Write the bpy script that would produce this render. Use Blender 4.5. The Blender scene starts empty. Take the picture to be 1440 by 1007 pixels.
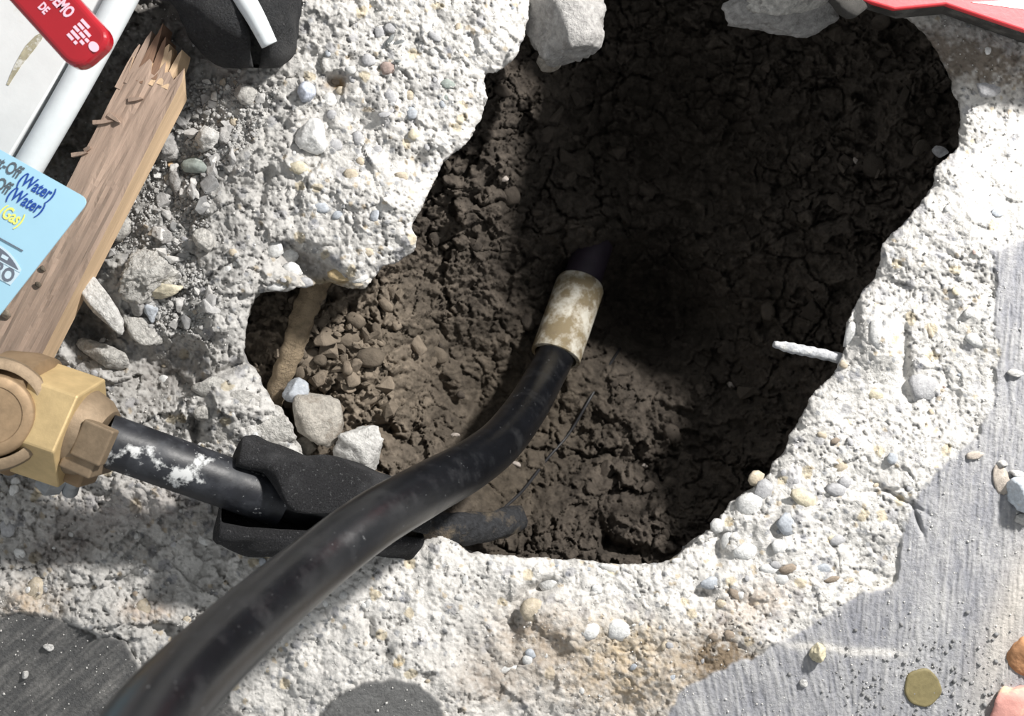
import bpy, bmesh, math, random
import numpy as np
from mathutils import Vector, Matrix

# ------------------------------------------------------------------ camera, world, lamp, exposure
W, HGT = 1440, 1007
CX, CY = W/2, HGT/2
S0 = 0.41e-3            # metres per photo pixel on the slab surface (z = 0)
H = 0.62                # camera height over the slab
scene = bpy.context.scene
col = scene.collection

def P(u, v, z=0.0):
    """world point that stands at height z under the photo position (u, v)"""
    s = S0*(H - z)/H
    return Vector(((u - CX)*s, -(v - CY)*s, z))

cam_d = bpy.data.cameras.new('camera')
cam_d.sensor_width = 36.0
cam_d.lens = 36.0*H/(W*S0)
cam_d.clip_start = 0.01
cam_d.dof.use_dof = True
cam_d.dof.focus_distance = H + 0.03
cam_d.dof.aperture_fstop = 13.0
cam = bpy.data.objects.new('camera', cam_d)
cam.location = (0, 0, H)
col.objects.link(cam)
scene.camera = cam

world = bpy.data.worlds.new('world')
scene.world = world
world.use_nodes = True
world.node_tree.nodes['Background'].inputs[0].default_value = (0.95, 0.98, 1.0, 1)
world.node_tree.nodes['Background'].inputs[1].default_value = 0.52

lamp_d = bpy.data.lights.new('work_lamp', 'POINT')
lamp_d.energy = 112.0
lamp_d.color = (1.0, 0.97, 0.93)
lamp_d.shadow_soft_size = 0.05
lamp = bpy.data.objects.new('work_lamp', lamp_d)
lamp.location = (0.68, 0.62, 0.62)
col.objects.link(lamp)

scene.view_settings.view_transform = 'Standard'
scene.view_settings.look = 'None'
scene.view_settings.gamma = 1.0
scene.view_settings.exposure = 0.0
scene.view_settings.use_curve_mapping = False

rng = random.Random(7)
nrg = np.random.default_rng(5)

# ------------------------------------------------------------------ noise
def _hash(ix, iy, seed):
    h = (ix.astype(np.int64)*374761393 + iy.astype(np.int64)*668265263 + seed*1274126177) & 0x7fffffff
    h = ((h ^ (h >> 13))*1103515245 + 12345) & 0x7fffffff
    h = ((h ^ (h >> 16))*69069 + 1) & 0x7fffffff
    return ((h >> 7) & 0xffff)/65535.0

def vn(x, y, seed=0):
    x0 = np.floor(x); y0 = np.floor(y)
    fx = x - x0; fy = y - y0
    fx = fx*fx*(3-2*fx); fy = fy*fy*(3-2*fy)
    a = _hash(x0, y0, seed); b = _hash(x0+1, y0, seed)
    c = _hash(x0, y0+1, seed); d = _hash(x0+1, y0+1, seed)
    return ((a*(1-fx)+b*fx)*(1-fy) + (c*(1-fx)+d*fx)*fy)*2-1

def fbm(x, y, seed=0, octv=4, gain=0.5):
    s = np.zeros_like(x); a = 1.0; t = 0
    for i in range(octv):
        s += a*vn(x*2**i + 13.7*i, y*2**i - 7.1*i, seed+i); t += a; a *= gain
    return s/t

def worley(x, y, seed=0):
    x0 = np.floor(x); y0 = np.floor(y)
    f1 = np.full(x.shape, 9.0); f2 = np.full(x.shape, 9.0); idv = np.zeros(x.shape)
    for dx in (-1, 0, 1):
        for dy in (-1, 0, 1):
            cx = x0+dx; cy = y0+dy
            px = cx+_hash(cx, cy, seed); py = cy+_hash(cx, cy, seed+51)
            d = np.hypot(px-x, py-y)
            near = d < f1
            f2 = np.where(near, f1, np.minimum(f2, d))
            idv = np.where(near, _hash(cx, cy, seed+97), idv)
            f1 = np.where(near, d, f1)
    return f1, f2, idv

def facets(x, y, seed, slope=1.0):
    """cells that are each a tilted plane: the look of fractured stone"""
    x0 = np.floor(x); y0 = np.floor(y)
    f1 = np.full(x.shape, 9.0); h = np.zeros(x.shape)
    for dx in (-1, 0, 1):
        for dy in (-1, 0, 1):
            cx = x0+dx; cy = y0+dy
            px = cx+_hash(cx, cy, seed); py = cy+_hash(cx, cy, seed+51)
            d = np.hypot(px-x, py-y)
            near = d < f1
            g = (_hash(cx, cy, seed+7)-.5)*(x-px)+(_hash(cx, cy, seed+8)-.5)*(y-py)
            h = np.where(near, g*slope*2+(_hash(cx, cy, seed+9)-.5)*.7, h)
            f1 = np.where(near, d, f1)
    return h

def sstep(a, b, x):
    t = np.clip((x-a)/(b-a), 0, 1)
    return t*t*(3-2*t)

def sdist(poly, U, V):
    """signed pixel distance to a polygon, positive outside"""
    p = np.array(poly, float)
    d2 = np.full(U.shape, 1e12); ins = np.zeros(U.shape, bool)
    for i in range(len(p)):
        ax, ay = p[i]; bx, by = p[(i+1) % len(p)]
        ex, ey = bx-ax, by-ay
        t = np.clip(((U-ax)*ex+(V-ay)*ey)/(ex*ex+ey*ey+1e-9), 0, 1)
        d2 = np.minimum(d2, (U-ax-t*ex)**2+(V-ay-t*ey)**2)
        if ay != by:
            c = ((ay > V) != (by > V)) & (U < (bx-ax)*(V-ay)/(by-ay)+ax)
            ins ^= c
    d = np.sqrt(d2)
    return np.where(ins, -d, d)

def gauss(U, V, x, y, rx, ry=None, ang=0):
    ry = ry or rx
    c, s = math.cos(math.radians(ang)), math.sin(math.radians(ang))
    a = (U-x)*c+(V-y)*s; b = -(U-x)*s+(V-y)*c
    return np.exp(-(a/rx)**2-(b/ry)**2)

# ------------------------------------------------------------------ materials
def pm(name, base=(.5, .5, .5), rough=.85, metal=0.0, var=.25, nscale=150, bump=.3, bscale=500, bdist=.001, attr=None,
       spec=.35, patches=(), rnd=0.0, stretch=None, coat=0):
    m = bpy.data.materials.new(name); m.use_nodes = True
    N = m.node_tree.nodes; L = m.node_tree.links
    b = N['Principled BSDF']
    b.inputs['Metallic'].default_value = metal
    b.inputs['Specular IOR Level'].default_value = spec
    if coat: b.inputs['Coat Weight'].default_value = coat
    tc = N.new('ShaderNodeTexCoord')
    vec = tc.outputs['Object']
    if stretch:
        mp = N.new('ShaderNodeMapping'); mp.inputs['Scale'].default_value = stretch
        if len(stretch) > 3: pass
        L.new(vec, mp.inputs['Vector']); vec = mp.outputs[0]
    def noise(sc, det=6, rg=.6):
        n = N.new('ShaderNodeTexNoise'); n.inputs['Scale'].default_value = sc
        n.inputs['Detail'].default_value = det; n.inputs['Roughness'].default_value = rg
        L.new(vec, n.inputs['Vector']); return n.outputs['Fac']
    def mix(f, a, c, mode='MIX'):
        x = N.new('ShaderNodeMix'); x.data_type = 'RGBA'; x.blend_type = mode; x.clamp_factor = True
        for sock, val in ((x.inputs[0], f), (x.inputs[6], a), (x.inputs[7], c)):
            if hasattr(val, 'is_linked'): L.new(val, sock)
            elif isinstance(val, (tuple, list)): sock.default_value = (*val[:3], 1)
            else: sock.default_value = val
        return x.outputs[2]
    def ramp(f, lo, hi, a=(0, 0, 0), c=(1, 1, 1)):
        r = N.new('ShaderNodeMapRange'); r.inputs['From Min'].default_value = lo; r.inputs['From Max'].default_value = hi
        r.inputs['To Min'].default_value = a[0]; r.inputs['To Max'].default_value = c[0]
        L.new(f, r.inputs['Value']); return r.outputs[0]
    if attr:
        a = N.new('ShaderNodeAttribute'); a.attribute_name = attr; c = a.outputs['Color']
    else:
        c = base
    v = ramp(noise(nscale), .3, .7, (1-var,), (1+var,))
    if rnd:
        oi = N.new('ShaderNodeObjectInfo')
        rr = ramp(oi.outputs['Random'], 0, 1, (1-rnd,), (1+rnd,))
        mu = N.new('ShaderNodeMath'); mu.operation = 'MULTIPLY'
        L.new(v, mu.inputs[0]); L.new(rr, mu.inputs[1]); v = mu.outputs[0]
    sc = N.new('ShaderNodeVectorMath'); sc.operation = 'SCALE'
    if isinstance(c, tuple): sc.inputs[0].default_value = c
    else: L.new(c, sc.inputs[0])
    L.new(v, sc.inputs['Scale'])
    c = sc.outputs[0]
    rv = rough
    for (pc, ps, lo, hi, pr) in patches:
        f = ramp(noise(ps, 8, .65), lo, hi)
        c = mix(f, c, pc)
        if pr is not None:
            x = N.new('ShaderNodeMix'); x.data_type = 'FLOAT'; L.new(f, x.inputs[0])
            if isinstance(rv, float): x.inputs[2].default_value = rv
            else: L.new(rv, x.inputs[2])
            x.inputs[3].default_value = pr; rv = x.outputs[0]
    L.new(c, b.inputs['Base Color'])
    if isinstance(rv, float): b.inputs['Roughness'].default_value = rv
    else: L.new(rv, b.inputs['Roughness'])
    if bump:
        bp = N.new('ShaderNodeBump'); bp.inputs['Strength'].default_value = bump; bp.inputs['Distance'].default_value = bdist
        L.new(noise(bscale, 5, .7), bp.inputs['Height']); L.new(bp.outputs[0], b.inputs['Normal'])
    return m

M = {}
M['concrete'] = pm('concrete', attr='Col', rough=.92, var=.13, nscale=420, bump=.75, bscale=650, bdist=.0014, spec=.25)
M['soil'] = pm('soil', attr='Col', rough=.93, var=.35, nscale=160, bump=.9, bscale=420, bdist=.002, spec=.2)
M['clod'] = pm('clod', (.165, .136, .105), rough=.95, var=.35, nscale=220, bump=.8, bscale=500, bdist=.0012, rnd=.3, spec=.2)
M['clod_shaded'] = pm('clod_shaded', (.06, .05, .041), rough=.9, var=.35, nscale=220, bump=.8, bscale=500, bdist=.0012, rnd=.3, spec=.2)  # shaded copy of the clod material, light difference put into the colour
M['chip'] = pm('chip', (.40, .395, .385), var=.3, nscale=300, bump=.7, bscale=700, rnd=.38)
M['rock'] = pm('rock', (.53, .515, .485), var=.35, nscale=320, bump=1.0, bscale=420, bdist=.003, patches=[((.30, .29, .275), 130, .55, .66, None)])
M['rock_white'] = pm('rock_white', (.60, .59, .57), var=.28, nscale=320, bump=1.0, bscale=420, bdist=.0025, patches=[((.36, .35, .335), 110, .58, .68, None)])
M['rock_grey'] = pm('rock_grey', (.39, .38, .37), var=.3, nscale=260, bump=1.0, bscale=380, bdist=.003, patches=[((.2, .19, .18), 80, .55, .7, None)])
M['rock_earthy'] = pm('rock_earthy', (.46, .43, .385), var=.3, nscale=260, bump=1.0, bscale=400, bdist=.003, patches=[((.2, .16, .12), 50, .52, .7, None)])

def stone_mat(name, c):
    if name not in M:
        M[name] = pm(name, c, rough=.75, var=.25, nscale=380, bump=.6, bscale=600, bdist=.0012, patches=[((.55, .54, .52), 260, .60, .72, None)])
    return M[name]

# ------------------------------------------------------------------ object helpers
def mesh_np(name, verts, faces, smooth=True):
    me = bpy.data.meshes.new(name)
    verts = np.asarray(verts, np.float32)
    if isinstance(faces, np.ndarray):
        k = faces.shape[1]; nf = len(faces)
        me.vertices.add(len(verts)); me.vertices.foreach_set('co', verts.ravel())
        me.loops.add(nf*k); me.loops.foreach_set('vertex_index', faces.astype(np.int32).ravel())
        me.polygons.add(nf); me.polygons.foreach_set('loop_start', np.arange(0, nf*k, k, dtype=np.int32))
        me.update(calc_edges=True)
    else:
        me.from_pydata([tuple(v) for v in verts], [], faces); me.update()
    if smooth:
        me.polygons.foreach_set('use_smooth', np.ones(len(me.polygons), bool))
    return me

def link(name, me, mat=None, parent=None, loc=None):
    o = bpy.data.objects.new(name, me)
    col.objects.link(o)
    if mat is not None and me is not None and len(me.materials) == 0: me.materials.append(mat)
    if loc is not None: o.location = loc
    if parent is not None:
        o.parent = parent
    return o

def tag(o, label, cat, group=None, kind=None):
    if label: o['label'] = label
    if cat: o['category'] = cat
    if group: o['group'] = group
    if kind: o['kind'] = kind
    return o

def thing(name, label, cat, loc=(0, 0, 0), group=None):
    o = bpy.data.objects.new(name, None); col.objects.link(o)
    o.empty_display_size = .01
    o.location = loc
    return tag(o, label, cat, group)

def shift(me, loc):
    """move mesh data so that loc becomes its origin"""
    me.transform(Matrix.Translation(-Vector(loc)))
    return me

def part(name, me, mat, parent, bevel=0, seg=2):
    """me is in world coordinates; made local to the parent"""
    shift(me, parent.matrix_basis.translation if parent.parent is None else parent.matrix_basis.translation + parent.parent.matrix_basis.translation)
    o = link(name, me, mat, parent)
    if bevel:
        b = o.modifiers.new('bevel', 'BEVEL'); b.width = bevel; b.segments = seg; b.limit_method = 'ANGLE'
    return o

def sweep(path, profile, cap=True, up=(0, 0, 1), smooth=True):
    """profile: list of (n, b) or callable i -> list"""
    path = [Vector(p) for p in path]
    n = len(path); vs = []; fs = []
    up = Vector(up)
    k = None
    for i, p in enumerate(path):
        t = (path[min(i+1, n-1)] - path[max(i-1, 0)]).normalized()
        nn = (up - t*up.dot(t)).normalized(); bb = t.cross(nn)
        pr = profile(i) if callable(profile) else profile
        k = len(pr)
        for (a, b) in pr: vs.append(p + nn*a + bb*b)
    for i in range(n-1):
        for j in range(k):
            a = i*k+j; b = i*k+(j+1) % k
            fs.append((a, b, b+k, a+k))
    if cap:
        fs.append(tuple(range(k-1, -1, -1))); fs.append(tuple((n-1)*k+j for j in range(k)))
    me = mesh_np('m', [tuple(v) for v in vs], fs, smooth)
    if cap:
        me.polygons[len(fs)-1].use_smooth = False; me.polygons[len(fs)-2].use_smooth = False
    return me

def circ(r, k=32, rb=None):
    rb = rb or r
    return [(r*math.cos(2*math.pi*j/k), rb*math.sin(2*math.pi*j/k)) for j in range(k)]

def ring(ro, ri, k=36):
    pass

def catmull(pts, n=12):
    pts = [np.array(p, float) for p in pts]
    q = [2*pts[0]-pts[1]] + pts + [2*pts[-1]-pts[-2]]
    out = []
    for i in range(1, len(q)-2):
        for j in range(n):
            t = j/n
            out.append(.5*((2*q[i])+(q[i+1]-q[i-1])*t+(2*q[i-1]-5*q[i]+4*q[i+1]-q[i+2])*t*t+(3*q[i]-q[i-1]-3*q[i+1]+q[i+2])*t**3))
    out.append(q[-2])
    return out

def prism(poly3_top, depth):
    """poly: list of Vector on the top; extruded straight down by depth"""
    n = len(poly3_top)
    vs = [tuple(p) for p in poly3_top] + [(p[0], p[1], p[2]-depth) for p in poly3_top]
    fs = [tuple(range(n)), tuple(range(2*n-1, n-1, -1))] + [(i, i+n, (i+1) % n+n, (i+1) % n) for i in range(n)]
    me = mesh_np('m', vs, fs, False)
    bm = bmesh.new(); bm.from_mesh(me); bmesh.ops.recalc_face_normals(bm, faces=bm.faces); bm.to_mesh(me); bm.free()
    return me

def round_poly(pts, r, k=5):
    out = []; n = len(pts)
    for i in range(n):
        p = Vector(pts[i]); a = Vector(pts[i-1])-p; b = Vector(pts[(i+1) % n])-p
        rr = r[i] if isinstance(r, (list, tuple)) else r
        if rr <= 0: out.append((p.x, p.y)); continue
        a1 = p + a.normalized()*min(rr, a.length*.49); b1 = p + b.normalized()*min(rr, b.length*.49)
        for j in range(k+1):
            t = j/k
            q = a1*(1-t)**2 + p*2*t*(1-t) + b1*t*t
            out.append((q.x, q.y))
    return out

_ico = {}
def ico(sub):
    if sub not in _ico:
        bm = bmesh.new(); bmesh.ops.create_icosphere(bm, subdivisions=sub, radius=1)
        v = np.array([x.co[:] for x in bm.verts]); f = np.array([[x.index for x in g.verts] for g in bm.faces]); bm.free()
        v /= np.linalg.norm(v, axis=1)[:, None]
        _ico[sub] = (v, f)
    return _ico[sub]

def vn3(p, sc, seed):
    return (vn(p[:, 0]*sc+seed*3.1, p[:, 1]*sc+p[:, 2]*sc*.83, seed)+vn(p[:, 1]*sc-p[:, 0]*sc*.4, p[:, 2]*sc+seed*1.7, seed+3))*.5

def rock_mesh(seed, sub=3, facets=11, noise=.08, sharp=.75, fine=.03):
    r = np.random.default_rng(seed)
    v, f = ico(sub)
    nrm = r.normal(size=(facets, 3)); nrm /= np.linalg.norm(nrm, axis=1)[:, None]
    d = r.uniform(sharp, 1.05, facets)
    dots = v @ nrm.T
    rad = np.min(np.where(dots > .08, d/np.maximum(dots, .08), 9), axis=1)
    rad = np.minimum(rad, 1.25)
    rad = rad + noise*vn3(v, 2.2, seed) + fine*1.5*vn3(v, 5.5, seed+11)
    if sub >= 4: rad = rad + fine*1.1*vn3(v, 12, seed+17) + fine*.8*vn3(v, 25, seed+19)
    q = v*rad[:, None]
    q /= np.abs(q).max(axis=0)[None, :]
    me = mesh_np('stone', q, f, sub >= 3)
    return me

def shard_mesh(seed, n=13, bev=.07):
    """angular convex shard with slightly worn edges"""
    r = np.random.default_rng(seed)
    p = r.normal(size=(n, 3)); p /= np.linalg.norm(p, axis=1)[:, None]; p *= r.uniform(.8, 1.1, n)[:, None]
    bm = bmesh.new()
    for q_ in p: bm.verts.new(q_)
    res = bmesh.ops.convex_hull(bm, input=bm.verts)
    bmesh.ops.delete(bm, geom=[g for g in res['geom_interior'] if isinstance(g, bmesh.types.BMVert)], context='VERTS')
    if bev: bmesh.ops.bevel(bm, geom=list(bm.edges), offset=bev, segments=1, affect='EDGES', clamp_overlap=True)
    me = bpy.data.meshes.new('shard'); bm.to_mesh(me); bm.free()
    c = np.array([v.co[:] for v in me.vertices]); k = 1/np.abs(c).max(axis=0)
    me.transform(Matrix.Diagonal((*k, 1)))
    return me

def unit_size(me, r=8):
    """give a stone of a shared library its nominal real size"""
    me.transform(Matrix.Scale(r*S0, 4)); me['unit'] = r*S0
    return me
def bake(o):
    o.data.transform(Matrix.Diagonal((*o.scale, 1))); o.scale = (1, 1, 1)
    return o

def put(o, u, v, z, ru, rv, rz, rot=0, tilt=(0, 0)):
    s = S0*(H-z)/H
    k = o.data.get('unit', 1.0)
    o.location = P(u, v, z); o.scale = (ru*s/k, rv*s/k, rz*s/k)
    o.rotation_euler = (tilt[0], tilt[1], math.radians(-rot))
    return o

# ------------------------------------------------------------------ floor: broken concrete slab
HOLE = [(760, -80), (748, -20), (744, 28), (738, 55), (720, 85), (700, 100), (684, 104), (680, 116), (684, 142), (679, 163), (668, 182), (655, 200),
        (638, 214), (624, 226), (612, 248), (602, 272), (592, 292), (583, 308), (580, 318), (587, 334), (581, 350), (562, 366), (540, 372),
        (530, 384), (514, 404), (492, 404), (466, 396), (456, 402), (430, 406), (405, 413), (380, 412), (357, 417), (350, 440), (345, 475),
        (346, 508), (358, 520), (368, 545), (385, 570), (400, 598), (415, 625), (440, 655), (470, 700), (500, 728), (540, 748), (560, 765),
        (590, 762), (622, 757), (645, 766), (662, 776), (682, 784), (722, 785), (760, 788), (800, 790), (846, 789), (866, 795), (880, 797), (912, 792),
        (940, 785), (965, 770), (985, 752), (1010, 735), (1020, 712), (1045, 692), (1082, 664), (1085, 650), (1100, 638), (1108, 612), (1128, 582),
        (1140, 558), (1170, 532), (1182, 508), (1187, 486), (1190, 452), (1210, 420), (1224, 400), (1236, 376), (1240, 346), (1262, 322), (1288, 292),
        (1310, 264), (1320, 236), (1346, 204), (1352, 170), (1350, 140), (1336, 114), (1320, 80), (1302, 52), (1284, 34), (1262, 15), (1240, -30), (1200, -80), (1000, -110)]
SLAB_E = [(2100, 250), (1500, 300), (1440, 338), (1392, 352), (1404, 400), (1400, 450), (1408, 500), (1400, 560), (1378, 612), (1330, 655), (1300, 690), (1280, 730), (1266, 775), (1258, 820),
          (1240, 833), (1214, 836), (1165, 862), (1110, 896), (1062, 926), (1010, 944), (965, 965), (940, 1007), (930, 1200), (2100, 1500)]
SLAB_W = [(-600, 840), (0, 866), (60, 866), (105, 880), (138, 898), (176, 906), (196, 950), (212, 930), (240, 940), (300, 962), (345, 1010), (360, 1300), (-600, 1300)]
SLAB_S = [(446, 1030), (460, 990), (484, 970), (520, 958), (556, 954), (590, 962), (608, 978), (622, 1010), (640, 1200), (430, 1200)]

def axis(a, b, step, m):
    return np.concatenate([np.linspace(a-m, a-90, 30)[:-1], np.linspace(a-90, a-36, 16)[:-1], np.arange(a-36, b+36, step), np.linspace(b+36, b+90, 16), np.linspace(b+90, b+m, 30)[1:]])
us = axis(0, W, 1.8, 420); vs_ = axis(0, HGT, 1.8, 420)
U, V = np.meshgrid(us, vs_)
wu = U + 9*fbm(U/26, V/26, 1, 4, .6) ; wv = V + 9*fbm(U/26, V/26, 9, 4, .6)
hu = U + 4.2*fbm(U/13, V/13, 31, 4, .65)+4*vn(U/34, V/34, 33); hv = V + 4.2*fbm(U/13, V/13, 39, 4, .65)+4*vn(U/34, V/34, 37)
dR = sdist(HOLE, hu, hv)
dE = sdist(SLAB_E, wu, wv); dW = sdist(SLAB_W, wu+2*fbm(U/9, V/9, 4), wv); dSo = sdist(SLAB_S, wu, wv)
dS = np.minimum(np.minimum(dE, dW), dSo)

def floor_fields():
    frac = sstep(-1.5, 5, dS)                       # 1 on the fracture, 0 on the finished slab
    east = sstep(900, 1250, U)
    z = -0.0012*sstep(-2, 3, dS) - 0.022*(1-np.exp(-(np.maximum(dS, 0)/125)**1.6))
    z -= 0.010*np.exp(-np.maximum(dR, 0)/16)*.8     # rounded lip of the hole
    west = 1-sstep(330, 620, U+V*.15)
    # broad relief on the fracture
    rel = .0052*fbm(U/95, V/95, 12, 3) + .0030*fbm(U/34, V/34, 15, 3)
    f1, f2, idv = worley((U+6*fbm(U/20, V/20, 3))/23, (V+6*fbm(U/20, V/20, 5))/23, 21)
    fx = U+9*fbm(U/24, V/24, 3, 3); fy = V+9*fbm(U/24, V/24, 5, 3)
    rel += .0040*facets(fx/64, fy/58, 23)*(.55+.9*west) + .0022*facets(fx/27, fy/25, 24)*(.6+.8*west)
    f1b, f2b, idb = worley((U+3*fbm(U/8, V/8, 6))/9.5, (V+3*fbm(U/8, V/8, 7))/9.5, 22)
    rel += (.0006*facets(U/10, V/9, 25)+.0004*(idb-.5)*sstep(0, .35, f2b-f1b))*(1+1.6*west)
    rel += .0010*fbm(U/7.5, V/7.5, 18, 4, .72)
    patchy = sstep(-.35, .35, fbm(U/50, V/50, 47, 3))
    pits = sstep(.40, .72, vn(U/4.6, V/4.6, 44)+.45*vn(U/2.3, V/2.3, 45))*(.35+.65*patchy)
    rel -= .0015*pits
    out_ = np.maximum(np.maximum(-U, U-W), np.maximum(-V, V-HGT))
    z += frac*rel*(1-.42*east)*(1-.75*sstep(36, 110, out_))
    # local hand-placed relief, some dips shaped to give shade: (u, v, ru, rv, angle, dz)
    for (x, y, rx, ry, an, dz) in [
        (430, 375, 46, 20, 30, -.020), (402, 392, 30, 12, 0, .006), (500, 372, 40, 16, -10, .004),
        (560, 300, 60, 50, 0, .007), (330, 420, 45, 70, 15, .012), (235, 520, 75, 40, -20, -.016), (205, 420, 60, 50, 0, .006),
        (120, 460, 45, 28, 35, -.020), (165, 530, 40, 20, 0, .006), (245, 590, 70, 35, 20, .004), (330, 560, 50, 40, 0, .008),
        (95, 770, 55, 20, -20, -.007), (200, 740, 120, 28, -10, -.004), (780, 880, 60, 45, 0, .008), (728, 870, 10, 40, 15, -.008), (762, 826, 22, 9, -20, -.013),
        (1110, 730, 60, 40, -20, .006), (1245, 492, 34, 42, 0, .006), (1272, 500, 8, 45, 0, -.006), (1200, 450, 8, 30, 10, -.004),
        (1300, 545, 26, 26, 0, .002), (1400, 60, 150, 60, 12, .020), (300, 300, 22, 60, 15, .004), (370, 270, 6, 60, 12, -.005),
        (545, 215, 40, 14, 20, -.004), (590, 225, 10, 16, 40, -.008), (470, 115, 14, 10, 0, -.008), (520, 885, 6, 16, 5, -.006), (545, 920, 6, 12, 30, -.006),
        (1095, 745, 12, 22, 20, -.006), (990, 835, 14, 9, 0, -.006), (700, 30, 60, 60, 0, .006), (60, 40, 240, 160, 0, -.012), (120, 250, 120, 120, 0, -.008),
        (1010, 775, 10, 24, 15, -.008), (285, 545, 7, 12, 0, -.010), (275, 600, 7, 18, 0, -.018), (330, 515, 45, 6, -25, -.010),
        (1265, 700, 36, 3, 30, -.004), (1290, 730, 3, 26, -20, -.004), (1245, 690, 30, 2.5, -5, -.003)]:
        z += dz*gauss(U, V, x, y, rx, ry, an)
    # brushed finish of the slab
    def streak(ang, seed):
        c, s = math.cos(math.radians(ang)), math.sin(math.radians(ang))
        a = U*c+V*s; b = -U*s+V*c
        return fbm(a/46, (b+3*vn(a/60, b/40, seed+3))/5.0, seed, 4, .65) + .6*vn(a/24, b/2.6, seed+7)
    st_e = np.where(U > 1200, streak(95, 61), streak(80, 62)); st_w = streak(-40, 63)
    st = np.where(U > 800, st_e, st_w)
    fin = (1-frac)
    z += fin*(1-sstep(36, 110, out_))*(.0007*st + .0006*fbm(U/60, V/60, 70, 3) + .0003*fbm(U/4, V/4, 71, 3))
    # ---- surface colour, greyer to the west; some patches are painted shade
    wht = np.array([.60, .585, .56]); gry = np.array([.40, .392, .378])
    k = (1-west*.75)[..., None]
    C = wht*k + gry*(1-k)
    tone = 1 + .14*fbm(U/40, V/40, 80, 3) + .20*fbm(U/6, V/6, 83, 4, .75)
    C = C*tone[..., None]
    C = C*(1-.50*pits)[..., None]  # shade inside the pits painted into the colour
    sel = idb
    spot = (sel > .90) & (f1b < .38)
    C = np.where(spot[..., None], C*np.array([.62, .64, .68]), C)
    spot2 = (sel > .83) & (sel <= .87) & (f1b < .36)
    C = np.where(spot2[..., None], C*np.array([.88, .79, .66]), C)
    big = (idv > .88) & (f1 < .34)
    C = np.where(big[..., None], C*np.array([.74, .75, .79]), C)
    big2 = (idv < .07) & (f1 < .34)
    C = np.where(big2[..., None], C*np.array([.92, .84, .68]), C)
    def stain(x, y, rx, ry, an, colr, amt, rough=.8):  # soft patch: real stains, and also shade painted into the colour
        nonlocal C
        g = gauss(U, V, x, y, rx, ry, an)*(1+rough*fbm(U/12, V/12, 90, 4, .65)+.5*rough*vn(U/4, V/4, 94))
        g = np.clip(g*amt*1.25, 0, 1)[..., None]
        C = C*(1-g) + np.array(colr)*g
    stain(1010, 930, 60, 40, 0, (.16, .12, .08), .95)
    stain(880, 960, 120, 60, 10, (.42, .34, .25), .6)
    stain(760, 900, 70, 50, 10, (.34, .28, .22), .6)
    stain(690, 960, 60, 40, 0, (.35, .31, .27), .7)
    stain(885, 910, 60, 40, 0, (.50, .40, .27), .5)
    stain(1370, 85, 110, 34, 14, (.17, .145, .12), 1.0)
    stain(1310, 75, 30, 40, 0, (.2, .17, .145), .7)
    stain(1060, 850, 60, 30, -20, (.45, .36, .28), .4)
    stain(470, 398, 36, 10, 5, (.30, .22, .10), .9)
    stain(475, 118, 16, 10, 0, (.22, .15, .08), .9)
    stain(240, 40, 90, 70, 0, (.17, .16, .15), .9)  # dusty ground by the foam sleeve, its shade painted in
    stain(230, 270, 110, 170, 25, (.26, .255, .245), .6, .5)
    stain(120, 190, 90, 100, 0, (.20, .185, .165), .8)  # brownish ground between pipe and board, with the gap's shade painted in
    stain(130, 470, 50, 26, 30, (.16, .155, .15), .75)  # darker grey in the pocket
    stain(240, 525, 80, 36, -20, (.24, .225, .21), .6)  # soft cast shadow painted into the concrete colour
    stain(85, 770, 50, 24, -20, (.28, .25, .23), .6)  # far end of the pipe stub's shadow, painted in
    stain(180, 720, 120, 30, -10, (.36, .32, .30), .4)  # painted shadow along the pipe stub
    stain(435, 372, 44, 18, 30, (.22, .205, .19), .75)  # grey mortar hollow, with shade of the overhang painted in
    stain(205, 860, 30, 14, 0, (.50, .40, .32), .6)
    stain(40, 850, 40, 26, 0, (.48, .38, .28), .5)
    stain(1240, 840, 60, 20, -20, (.52, .47, .36), .3)
    # finished slab
    dustE = np.clip(.36 + .36*st + .35*fbm(U/55, V/55, 101, 3) + .25*fbm(U/6, V/9, 102, 3, .7), 0, 1)
    E = np.array([.235, .24, .265])*(1-dustE[..., None]) + np.array([.46, .455, .45])*dustE[..., None]
    E *= (1+.12*fbm(U/5, V/5, 103, 3))[..., None]
    edge_e = gauss(U, V, 1420, 870, 30, 150, 20)[..., None]*.6
    E = E*(1-edge_e)+np.array([.60, .55, .48])*edge_e
    vein = np.exp(-((V-(912+.10*(U-1170)+5*fbm(U/40, V/40, 105)))/6)**2)*sstep(1060, 1140, U)*(1-sstep(1250, 1290, U))
    E = E*(1-vein[..., None]*.8)+np.array([.62, .6, .57])*vein[..., None]*.8
    dustW = np.clip(.12 + .40*st_w + .30*fbm(U/40, V/40, 111, 4), 0, 1)
    Wc = np.array([.095, .095, .095])*(1-dustW[..., None]) + np.array([.28, .27, .255])*dustW[..., None]
    So = np.array([.15, .15, .148])*(1+.25*fbm(U/8, V/8, 115, 4, .7))[..., None]
    F = np.where((dE < 8)[..., None], E, np.where((dW < 8)[..., None], Wc, So))
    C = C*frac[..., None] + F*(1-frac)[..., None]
    return z, np.clip(C, .01, .9)

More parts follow.
